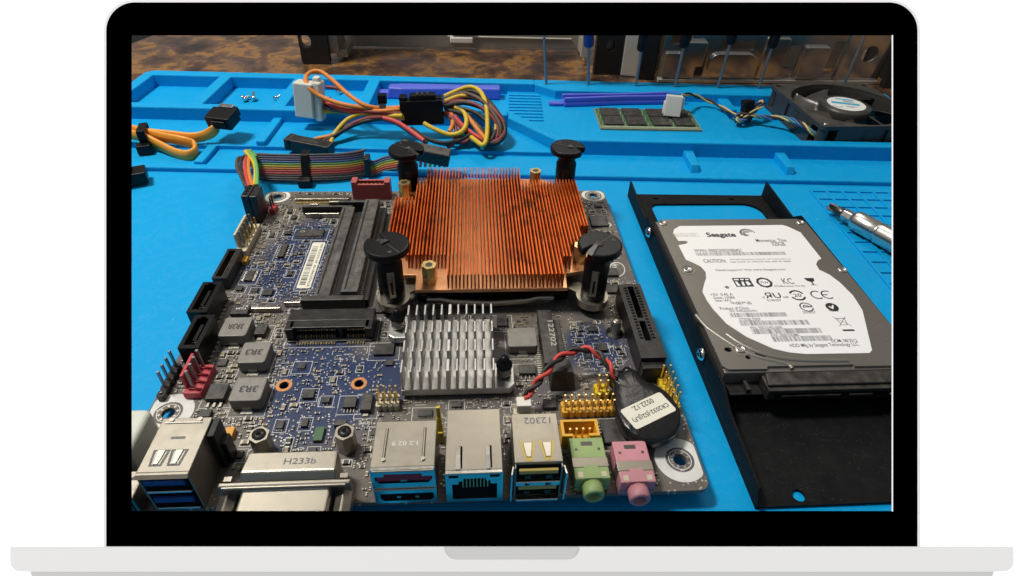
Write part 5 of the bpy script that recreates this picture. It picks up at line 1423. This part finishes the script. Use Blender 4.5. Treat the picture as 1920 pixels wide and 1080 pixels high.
mark([arc(x - .6, y - .1, 1.3, .42, .7, 5.2), arc(x - .5, y, 2.0, .42, .5, 4.6), arc(x - .4, y + .2, 2.8, .45, .3, 4.2), arc(x - .2, y + .1, 3.6, .45, .1, 3.6)], name='printed_logo')
x, y = mk['satalogo']
mark([(rrect(x - 3.6, x + 3.6, y - 2.6, y + 2.9, 0), [[(x - 3.0, y + 1.5), (x - 1.0, y + 1.5), (x - 1.0, y + 2.3), (x - 3.0, y + 2.3)], [(x - .4, y + 1.5), (x + 1, y + 1.5), (x + 1, y + 2.3), (x - .4, y + 2.3)], [(x + 1.6, y + 1.5), (x + 3, y + 1.5), (x + 3, y + 2.3), (x + 1.6, y + 2.3)], [(x - 3, y - 2), (x - 1.6, y - 2), (x - 2.2, y + .8), (x - 3, y + .8)], [(x - .9, y - 2), (x + .2, y - 2), (x + .4, y + .6), (x - .6, y + .6)], [(x + 1.2, y - 2), (x + 3, y - 1.2), (x + 2.2, y + .8), (x + 1.1, y + .4)]])])
x, y = mk['tuv']; mark([(circ(x, y, 3.3, 8), [circ(x, y, 2.2, 16)])]); text('TUV', x - 1.8, y - .7, 3.6, 1.4, ZL, 'black_ink', lb)
x, y = mk['kc']; text('KC', x - 2.2, y - 1.6, 4.4, 3.6, ZL, 'grey_ink', lb)
x, y = mk['glass']; mark([([(x - 2.2, y + 2.2), (x - 1.4, y + .2), (x - .3, y - .3), (x - .3, y - 2), (x - 1.6, y - 2.3), (x + 1.6, y - 2.3), (x + .3, y - 2), (x + .3, y - .3), (x + 1.4, y + .2), (x + 2, y + 2.2)][::-1], [])])
x, y = mk['ru']; text('ЯU', x - 2.6, y - 1.4, 6.2, 3.4, ZL, 'black_ink', lb); text('c', x - 4, y - 1.4, .9, 1.0, ZL, 'black_ink', lb); text('us', x + 4.2, y - 1.4, 2, 1.0, ZL, 'black_ink', lb)
x, y = mk['e20']; mark([arc(x, y, 3.1, .8, .35, 2.7), arc(x, y, 3.1, .8, 3.5, 5.9)]); text('20', x - 1.5, y - .9, 3, 1.9, ZL, 'black_ink', lb)
x, y = mk['ce']; mark([arc(x - 2.0, y, 2.5, .55, .9, 5.4), arc(x + 2.2, y, 2.5, .55, .9, 5.4), bar(x + .2, y, x + 2.3, y, .5)])
x, y = mk['dot']; mark([(circ(x, y, .85, 14), [])], 'grey_ink')
x, y = mk['cn']; text('中国产品', x - .5, y - .2, 8, 1.7, ZL, 'grey_ink', lb)
x, y = mk['ering']; mark([arc(x, y, 2.6, .5, .1, 6.0), bar(x - 1.2, y, x + 2.2, y + .2, .5), arc(x, y, 1.3, .4, .2, 3.4)])
x, y = mk['tick']; mark([(circ(x, y, 2.4, 20), [[(x - 1.3, y + .3), (x - .3, y - 1.3), (x + .2, y - .8), (x + 1.2, y + 1.3), (x + .3, y + .9), (x - .2, y - .1), (x - .7, y + .7)]])])
x, y = mk['bin']; mark([bar(x - 2.4, y + 2.6, x + 2.4, y - 2.6, .22), bar(x + 2.4, y + 2.6, x - 2.4, y - 2.6, .22), bar(x - 1.6, y + 1.4, x - 1.1, y - 1.8, .25), bar(x + 1.6, y + 1.4, x + 1.1, y - 1.8, .25), bar(x - 1.9, y + 1.6, x + 1.9, y + 1.6, .3), bar(x - 1.1, y - 1.8, x + 1.1, y - 1.8, .25)], 'grey_ink')
x, y = mk['binbar']; mark([bar(x - 2.2, y, x + 2.2, y, .9)])
mark([bar(190.2, 115.8, 201.4, 115.8, .12), bar(190.2, 118.6, 201.4, 118.6, .12), bar(190.2, 115.8, 190.2, 118.6, .12), bar(201.4, 115.8, 201.4, 118.6, .12)], 'pale_ink')
text('DO NOT COVER', 191, 117.4, 9.6, .8, ZL, 'pale_ink', lb); text('BREATHER HOLE', 191, 116.2, 9.6, .8, ZL, 'pale_ink', lb)

# ================================================================== bit holder with a cross-head bit
a0 = Vector((285.6, 157.2, 5.0)); a1 = Vector((312, 96, 6.6))
dr = (a1 - a0).normalized()
q = dr.to_track_quat('Z', 'Y').to_matrix().to_4x4()
bit = empty('bit_driver', (299, 126, 0), 'silver screwdriver bit holder with a cross-head bit lying on the mat', 'screwdriver')
XB = Matrix.Translation(a0) @ q
mb = MB(XB); mb.lathe([(0, 0), (.7, .3), (1.5, 3.4), (2.2, 4.6), (2.5, 7), (2.5, 8.6), (2.0, 9.4), (0, 9.5)], n=16)
for k in range(4):
    mb.M = XB @ Matrix.Rotation(k * pi / 2 + .4, 4, 'Z'); mb.box(-.35, .35, .2, 2.3, .5, 6)
obj('bit_tip', mb, 'dark_bit', bit)
mb = MB(XB); mb.cyl(0, 0, 9.2, 15.5, 3.1, 6, smooth=False)
obj('hex_shank', mb, 'satin_steel', bit, bev=.3)
mb = MB(XB); mb.lathe([(0, 14.2), (3.6, 14.2), (4.6, 15.4), (5.0, 17), (5.0, 27.6), (4.7, 28), (5.0, 28.4), (5.2, 29.4), (5.2, 60), (5.4, 62), (5.4, 66), (0, 66)], n=28)
obj('sleeve', mb, 'satin_steel', bit)

# ================================================================== memory module
rm = empty('memory_module', (214.5, 261, 6), 'green laptop memory module with black chips lying flat in the mat tray', 'memory module')
X = Matrix.Translation((214.8, 261, 6)) @ Matrix.Rotation(radians(-2.0), 4, 'Z')
mb = MB(X); mb.box(-32, 32, -16, 15.5, .05, 1.25)
obj('module_board', mb, 'ram_edge', rm)
mb = MB(X); mb.box(-31.4, 31.4, -15, 15, 1.25, 1.33)
obj('solder_mask', mb, 'ram_green', rm)
for i in range(4):
    for j in range(2):
        x0 = -28.6 + i * 14.6 + (1.6 if i > 1 else 0)
        mb = MB(X); mb.box(x0, x0 + 11.8, -11.6 + j * 13.4, .9 + j * 13.4, 1.33, 2.4)
        obj('memory_chip', mb, 'chip', rm, bev=.15)
mb = MB(X)
for i in range(150):
    x = random.uniform(-31, 31); y = random.choice((random.uniform(-14.8, -11.6), random.uniform(-14, 14))); 
    w = random.choice((.4, .8, 2)); mb.box(x, min(x + w, 31.3), y, y + .35, 1.33, 1.37)
for x_ in (-30.6, -15.9, -1.3, 14.9, 29.6):
    for q_ in range(9):
        mb.box(x_ - .2 + (q_ % 3) * .5, x_ + .2 + (q_ % 3) * .5, -14 + q_ * 3.1, -11.6 + q_ * 3.1, 1.33, 1.38)
mb.box(-31, 31, -14.6, -12.4, 1.33, 1.36)
obj('traces', mb, 'ram_trace', rm, kind='stuff')

# ================================================================== blue prying tools
def spudger(name, p0, p1, z, prof, lab, thick):
    p0 = Vector(p0); p1 = Vector(p1); L_ = (p1 - p0).length; a = math.atan2(p1.y - p0.y, p1.x - p0.x)
    X = Matrix.Translation((p0.x, p0.y, z)) @ Matrix.Rotation(a, 4, 'Z')
    e = empty(name, (p0.x + (p1.x - p0.x) / 2, p0.y + (p1.y - p0.y) / 2, z), lab, 'prying tool', 'blue prying tools')
    top = [(t * L_, w / 2) for t, w in prof]; bot = [(t * L_, -w / 2) for t, w in prof]
    mb = MB(X); mb.prism(bot + top[::-1], .1, thick)
    obj('body', mb, 'spudger_blue', e, bev=1.2, seg=3)
    return e, X, L_
e, X, L_ = spudger('prying_tool', (163.5, 286.2, 0), (247, 292.5, 0), 6, [(0, 9), (.1, 8.6), (.5, 6.6), (.85, 8.4), (1, 9.5)], 'flat blue prying tool with waisted handle lying behind the memory module', 3.5)
mb = MB(X); mb.prism([(-9.5, -1.5), (-9.5, 2.4), (.3, 2.6), (.3, -2.6), (-6, -2.4)], .3, 2.2)
obj('blade_tip', mb, 'spudger_blue', e, bev=.4)
for sg in (1, -1):
    mb = MB(X)
    up_ = [(t * L_, sg * (w / 2 - .2)) for t, w in [(0, 9), (.1, 8.6), (.5, 6.6), (.85, 8.4), (1, 9.5)]]; dn_ = [(t * L_, sg * (w / 2 - 2.3)) for t, w in [(0, 9), (.1, 8.6), (.5, 6.6), (.85, 8.4), (1, 9.5)]]
    mb.prism(up_ + dn_[::-1], 3.4, 6.4)
    obj('side_rail', mb, 'spudger_blue', e, bev=.7, seg=3)
e, X, L_ = spudger('prying_tool', (46, 303.5, 0), (122, 303.0, 0), 4, [(0, 7), (.12, 10), (.4, 9), (.7, 7.4), (.86, 8), (1, 9)], 'rounded blue prying tool lying in the tray behind the cable bundle', 8)
mb = MB(X); mb.frustum([(-11, -3.5), (.4, -4), (.4, 4), (-11, 3.5)], [(-10.6, -3), (.4, -3), (.4, 3), (-10.6, 3)], .3, 4.4)
obj('blade_tip', mb, 'spudger_blue', e, bev=.5)

# ================================================================== cooling fan
fc = (342.5, 257.5); XF = Matrix.Translation((fc[0], fc[1], 3.7)) @ Matrix.Rotation(radians(2), 4, 'Z')
fan = empty('cooling_fan', (fc[0], fc[1], 3.7), 'square black cooling fan with white and blue hub label in the mat tray', 'fan')
corner = [(s1 * 31, s2 * 31) for s1 in (-1, 1) for s2 in (-1, 1)]
for z0, z1, r in ((0, 2.4, 33.2), (13.6, 16, 33.6)):
    mb = MB(XF); mb.holed(rrect(-35, 35, -35, 35, 3), [circ(0, 0, r, 48)] + [circ(x, y, 2.0, 12) for x, y in corner], z0, z1)
    obj('frame_flange', mb, 'fan_black', fan)
mb = MB(XF); mb.holed(circ(0, 0, 34.6, 48), [circ(0, 0, 33.2, 48)], 2.2, 13.8)
for x, y in corner: mb.cyl(x, y, 2.3, 13.7, 3.2, 12)
mb.box(-34.8, -31, -24, -8, 2.2, 13.8); mb.box(-34.8, -31, 8, 24, 2.2, 13.8); mb.box(-24, -8, -34.8, -31, 2.2, 13.8); mb.box(8, 24, -34.8, -31, 2.2, 13.8)
obj('frame_barrel', mb, 'fan_black', fan)
mb = MB(XF); mb.cyl(0, 0, .4, 2.2, 17, 24)
for k in range(4):
    mb.M = XF @ Matrix.Rotation(k * pi / 2 + .6, 4, 'Z'); mb.box(15, 33.6, -1.8, 1.8, .4, 2.2)
obj('motor_mount', mb, 'fan_black', fan)
mb = MB(XF); mb.lathe([(0, 2.4), (15.4, 2.4), (15.6, 14), (14.8, 15.4), (0, 15.6)], n=36)
hub = obj('hub', mb, 'fan_black', fan)
for k in range(7):
    mb = MB(XF @ Matrix.Rotation(k * 2 * pi / 7, 4, 'Z'))
    vs = []; fs = []
    for i in range(7):
        r = 15.2 + 17.4 * i / 6
        for j in range(5):
            t = j / 4
            a = -.10 - .34 * (i / 6) + t * (.62 + .12 * i / 6)
            z = 13.4 - 9.4 * t + .8 * sin(pi * t)
            vs.append((r * cos(a), r * sin(a), z))
    o2 = len(vs)
    vs += [(x, y, z - .9) for x, y, z in vs]
    for i in range(6):
        for j in range(4):
            p = i * 5 + j
            fs.append((p, p + 5, p + 6, p + 1)); fs.append((o2 + p, o2 + p + 1, o2 + p + 6, o2 + p + 5))
    rim = [i * 5 for i in range(7)] + [30 + j for j in range(1, 5)] + [i * 5 + 4 for i in range(5, -1, -1)] + [j for j in range(3, 0, -1)]
    for i in range(len(rim)):
        a_, b_ = rim[i], rim[(i + 1) % len(rim)]
        fs.append((a_, b_, o2 + b_, o2 + a_))
    mb.add(vs, fs, 0, True)
    obj('blade', mb, 'fan_blade', fan)
mb = MB(XF); mb.cyl(0, 0, 15.55, 15.7, 11.6, 36)
fl = obj('hub_label', mb, 'label_white', fan)
mb = MB(XF @ Matrix.Rotation(-.35, 4, 'Z'))
mb.prism([(-9, -1.4), (8, -1.4), (8, 1.8), (-9, 1.8)], 15.72, 15.74); mb.prism([(-6, 6.6), (6, 6.6), (5, 8.4), (-5, 8.4)], 15.72, 15.74)
obj('label_print', mb, 'label_blue_ink', fl)
mb = MB(XF @ Matrix.Rotation(-.35, 4, 'Z')); mb.prism(circ(-6, -5, 3, 14, 3.4, 6.0) + circ(-6, -5, 2.4, 14, 3.4, 6.0)[::-1], 15.72, 15.74)
for i in range(3): mb.box(-1.5, 6 - i, 3 + i * 1.1, 3.5 + i * 1.1, 15.72, 15.74)
mb.box(-1, 6, -4.4, -3.8, 15.72, 15.74); mb.box(-1, 4, -6, -5.4, 15.72, 15.74)
obj('label_print', mb, 'grey_ink', fl)
mb = MB(XF); mb.lathe([(0, 16.0), (1.8, 16.0), (1.4, 16.4), (0, 16.5)], -31, -31, 12)
obj('corner_rivet', mb, 'satin_steel', fan)
for path, cols in ((DATA['fan_cable'][0], ('wire_pale_yellow', 'wire_black')), (DATA['fan_cable'][1], ('wire_pale_yellow', 'wire_black', 'wire_blue', 'wire_teal'))):
    sp_ = spline(path, 8)
    for ci, c in enumerate(cols):
        pts = []
        for i, p in enumerate(sp_):
            t = (sp_[min(i + 1, len(sp_) - 1)] - sp_[max(i - 1, 0)]).normalized()
            u = Vector((0, 0, 1)); u = (u - t * u.dot(t)).normalized(); w = t.cross(u)
            a = ci * 2 * pi / len(cols) + i * .42
            pts.append(p + (u * cos(a) + w * sin(a)) * (.75 if len(cols) == 2 else 1.0))
        mb = MB(); mb.tube(pts, .68, 6)
        obj('cable_wire', mb, c, fan)
tp = Vector((281.5, 262.5, 6))
X = Matrix.Translation(tp) @ Matrix.Rotation(.15, 4, 'Z') @ Matrix.Rotation(-.2, 4, 'X')
mb = MB(X); mb.box(-3.4, 3.4, -3, 3, 0, 10.5); mb.box(-4.4, 3.0, -3.6, 2.2, 9.6, 13); mb.box(-7, 1, -5.6, -2.8, -.6, 1.6)
obj('cable_tie', mb, 'black_plastic_clean', fan, bev=.9, seg=3)
X = Matrix.Translation((231.8, 262.5, 8.5)) @ Matrix.Rotation(radians(-14), 4, 'Z') @ Matrix.Rotation(radians(-12), 4, 'X')
mb = MB(X); mb.box(-5.6, 4.8, -3.0, 2.6, 0, 13); mb.box(-6.6, -5.4, -1.6, 2.5, 1, 9); mb.box(2.4, 6, -1.8, 2.5, 4.5, 12)
pl = obj('plug', mb, 'white_plastic', fan, bev=.5)

# ================================================================== power adapter harness
hs = empty('power_harness', (60, 240, 4), 'bundle of coloured power wires with white four-pin plug and black drive plugs', 'cable')
for c, r, pts in DATA['harness']:
    mb = MB(); mb.tube(spline(pts, 8), r * 1.12, 10)
    obj('wire', mb, 'wire_' + c, hs)
X = Matrix.Translation((3.5, 252.5, 11.5)) @ Matrix.Rotation(radians(-8), 4, 'Z') @ Matrix.Rotation(radians(-6), 4, 'X') @ Matrix.Rotation(radians(4), 4, 'Y')
mb = MB(X); mb.prism([(-6.5, -4.5), (5, -4.5), (5, 5), (-6.5, 5)], 0, 20.5)
wp_ = obj('white_plug', mb, 'milky_plastic', hs, bev=.8)
mb = MB(X); mb.box(5, 9.4, -3, 5.6, -1.6, 21.6)
obj('plug_hood', mb, 'white_plastic', wp_, bev=1.0)
mb = MB(X); mb.box(4.2, 8, -1, 4, 20, 24)
obj('plug_tongue', mb, 'white_plastic', wp_, bev=.8)
def plugblock(name, x, y, z, rz, rx, ry, sx, sy, sz, extra=None, m='black_plastic'):
    X = Matrix.Translation((x, y, z)) @ Matrix.Rotation(radians(rz), 4, 'Z') @ Matrix.Rotation(radians(ry), 4, 'Y') @ Matrix.Rotation(radians(rx), 4, 'X')
    mb = MB(X); mb.box(-sx / 2, sx / 2, -sy / 2, sy / 2, 0, sz)
    for e_ in (extra or []): mb.box(*e_)
    return obj(name, mb, m, hs, bev=.7), X
s_, X = plugblock('drive_plug', 73.4, 240.5, 12.5, 2, -6, -2, 25, 8, 14.5, [(-12.6, -8, -3, 5, 14.3, 16.6), (-6.5, 8.5, -3.2, 4.2, 14.3, 17.4), (8, 12.4, -3, 4, 12, 15.6)], 'black_plastic_clean')
for i in range(3):
    mb = MB(X); mb.box(-2.4 + i * 3, -1.4 + i * 3, -3.3, 4.3, 17.3, 17.8)
    obj('plug_rib', mb, 'dusty_black', s_)
s_, X = plugblock('drive_plug', 9.6, 222, 3.2, -17, 0, 3, 27, 8, 7, [(-13.5, -10, -4.6, 4, .2, 7.4)])
mb = MB(X); [mb.box(-5 + i * 1.9, -3.7 + i * 1.9, -1.8, .4, 6.98, 7.08) for i in range(6)]
obj('moulded_marks', mb, 'dusty_black', s_, kind='stuff')
s_, X = plugblock('drive_plug', 76.5, 197.5, 11, -5, 8, 10, 27, 7.5, 7.5, [(-13, -9, -4.4, 3.6, .2, 7.8)], 'dusty_black')
# cable tie round the bundle
tpos = Vector(DATA['tie1'][0])
X = Matrix.Translation((tpos.x, tpos.y, tpos.z - 1.5)) @ Matrix.Rotation(.06, 4, 'Z')
mb = MB(X @ Matrix.Rotation(pi / 2, 4, 'Y'))
mb.holed(circ(0, 0, 5.2, 24, ry=4.4), [circ(0, 0, 4.3, 24, ry=3.5)], -1.7, 1.7)
mb.M = X; mb.box(-2.6, 2.6, 1, 5, 4.2, 9.5)
obj('cable_tie', mb, 'black_plastic_clean', hs, bev=.3)

# ================================================================== rainbow ribbon cable with board plug
rb = empty('ribbon_cable', (18, 192, 0), 'folded rainbow ribbon cable tied in black and plugged into the board corner', 'cable')
cols = ['black', 'brown', 'red', 'red', 'orange', 'yellow', 'green', 'blue', 'violet', 'grey', 'violet']
cols = ['black', 'grey', 'brown', 'red', 'red', 'orange', 'yellow', 'green', 'blue', 'violet', 'violet', 'grey']
pb = DATA['ribbon_path_bottom']
for i, c in enumerate(cols):
    zz = 1.8 + i * 1.06
    pts = [(x, y - 1.0 + i * .55, zz + (.5 * sin(k * 1.2))) for k, (x, y, z) in enumerate(pb)]
    mb = MB(); mb.tube(spline(pts, 8), .66, 8)
    obj('wire', mb, 'ribbon_' + c, rb)
    pts = [(x, y + 1.6 + i * .8, zz - 1) for x, y, z in pb]
    if i % 3 == 1:
        mb = MB(); mb.tube(spline(pts, 6), .66, 6)
        obj('wire', mb, 'ribbon_' + c, rb)
p2 = DATA['ribbon2_bottom']
for i, c in enumerate(['grey', 'red', 'orange', 'yellow', 'green', 'blue', 'violet']):
    pts = [(46 - 1.2, 196.2 + i * .7, 3 + i * 1.1)] + [(x, y - 1 + i * .8, z - 1.5 + i * .95) for x, y, z in p2] + [(68, 200 + i * .6, 7 + i * .8)]
    mb = MB(); mb.tube(spline(pts, 8), .62, 8)
    obj('wire', mb, 'ribbon_' + c, rb)
for c, r, pts in DATA['ribbon_tail'] + DATA['ribbon_ends']:
    mb = MB(); mb.tube(spline(pts, 8), r, 8)
    obj('wire', mb, 'wire_' + c, rb)
mb = MB(); mb.box(44.2, 47.0, 195.4, 203, 1.6, 11.8)
obj('tape_band', mb, 'black_plastic', rb, bev=.8)
X = Matrix.Translation((14.0, 191.3, 0)) @ Matrix.Rotation(0, 4, 'Z')
mb = MB(X); mb.add([(-2, -2.6, .8), (2, -2.6, .8), (2, 4.4, 14.2), (-2, 4.4, 14.2), (-2, -3.4, 1.4), (2, -3.4, 1.4), (2, 3.4, 14.9), (-2, 3.4, 14.9)], [(0, 3, 2, 1), (4, 5, 6, 7), (0, 1, 5, 4), (1, 2, 6, 5), (2, 3, 7, 6), (3, 0, 4, 7)]); mb.box(-2, 2, 3.6, 9.5, 14.1, 14.9)
mb.box(-3.4, 3.4, -6.2, -1.5, .4, 4.6)
obj('cable_tie', mb, 'black_plastic_clean', rb, bev=.4)
mb = MB(); mb.box(-.6, 2.7, 141, 151, Z + .6, Z + 14.6); mb.box(2.8, 6.0, 141.2, 150.8, Z + .6, Z + 14.2)
s_ = obj('board_plug', mb, 'black_plastic', rb, bev=.3)
for i in range(4):
    mb = MB(); mb.box(.4, 1.8, 142 + i * 2.5, 143.4 + i * 2.5, Z + 14.55, Z + 14.7)
    obj('wire_pocket', mb, 'hollow', s_)

# ================================================================== orange data cable
sc_e = empty('data_cable', (-50, 240, 0), 'flat orange data cable with black plug, looped and tied at far left', 'cable')
for pth in DATA['sata_cable']:
    mb = MB(); mb.strap(spline(pth, 10), 6.0, 2.0)
    obj('flat_cable', mb, 'sata_orange', sc_e)
P = [Vector(p) for p in DATA['plug']]
X = Matrix.Translation((-39.8, 236.5, 13)) @ Matrix.Rotation(radians(-14), 4, 'Z') @ Matrix.Rotation(radians(12), 4, 'X')
mb = MB(X); mb.box(-8, 6.8, -5, 6, 0, 7.6); mb.box(-6, 5.6, 5.8, 9.2, 1.4, 6.8); mb.box(-4, 4.4, -6.2, -4.9, 1, 6)
s_ = obj('plug', mb, 'black_plastic_clean', sc_e, bev=.6)
mb = MB(X); mb.box(-4.2, 4.2, 5.4, 8.4, 7.2, 8.5)
obj('latch', mb, 'chrome', s_, bev=.3)
tp = Vector(DATA['sata_cable'][0][5])
X = Matrix.Translation((tp.x - .4, tp.y - 1.6, 0)) @ Matrix.Rotation(.25, 4, 'Z')
mb = MB(X); mb.box(-2.2, 2.2, -7.2, -6.2, 1.6, 13.6); mb.box(-2.2, 2.2, 4.2, 5.0, 4.2, 13.6); mb.box(-2.2, 2.2, -7.2, 5, 13.4, 14.4); mb.box(-3.8, 3.4, -11.6, -6.1, 2, 7.4)
obj('cable_tie', mb, 'black_plastic_clean', sc_e, bev=.6)

# ================================================================== loose black plug cut by the left edge
X = Matrix.Translation((-76, 190.5, 1.2)) @ Matrix.Rotation(radians(24), 4, 'Z')
lp = empty('loose_plug', (-76, 190.5, 0), 'black plug lying on the mat at the far left edge', 'plug')
mb = MB(X); mb.box(-16, 8, -5, 5, 0, 6.4)
obj('plug_body', mb, 'black_plastic_clean', lp, bev=.5)
mb = MB(X); mb.box(-16, 2, 0, 5.6, 6.2, 9)
obj('plug_step', mb, 'black_plastic_clean', lp, bev=.5)

# ================================================================== small screws in the tray
for (x, y, a, lab_) in ((-50.2, 295.4, .4, 'tiny silver screw on its side, leftmost in the mat tray'), (-46.8, 292.6, 2.2, 'tiny silver screw touching the leftmost one in the mat tray'), (-42.4, 294.4, 1.6, 'tiny silver screw standing upright, middle one in the mat tray'), (-28.2, 294.6, 1.2, 'tiny silver screw lying alone right of the other tray screws'), (10.2, 307, .8, 'tiny silver screw behind the orange wire loop'), (7.4, 294, 2.6, 'tiny silver screw under the red power wire')):
    sc = empty('screw', (x, y, 4), lab_, 'screw', 'small screws in the mat tray')
    X = Matrix.Translation((x, y, 5.6)) @ Matrix.Rotation(a, 4, 'Z') @ Matrix.Rotation(pi / 2 - (.9 if a == 1.6 else .12), 4, 'Y')
    mb = MB(X); mb.lathe([(0, 0), (2.0, 0), (1.9, .8), (1.2, 1.4), (0, 1.4)], n=12)
    obj('screw_head', mb, 'chrome', sc)
    mb = MB(X); mb.cyl(0, 0, 1.2, 4.8, .9, 10)
    obj('thread', mb, 'chrome', sc)
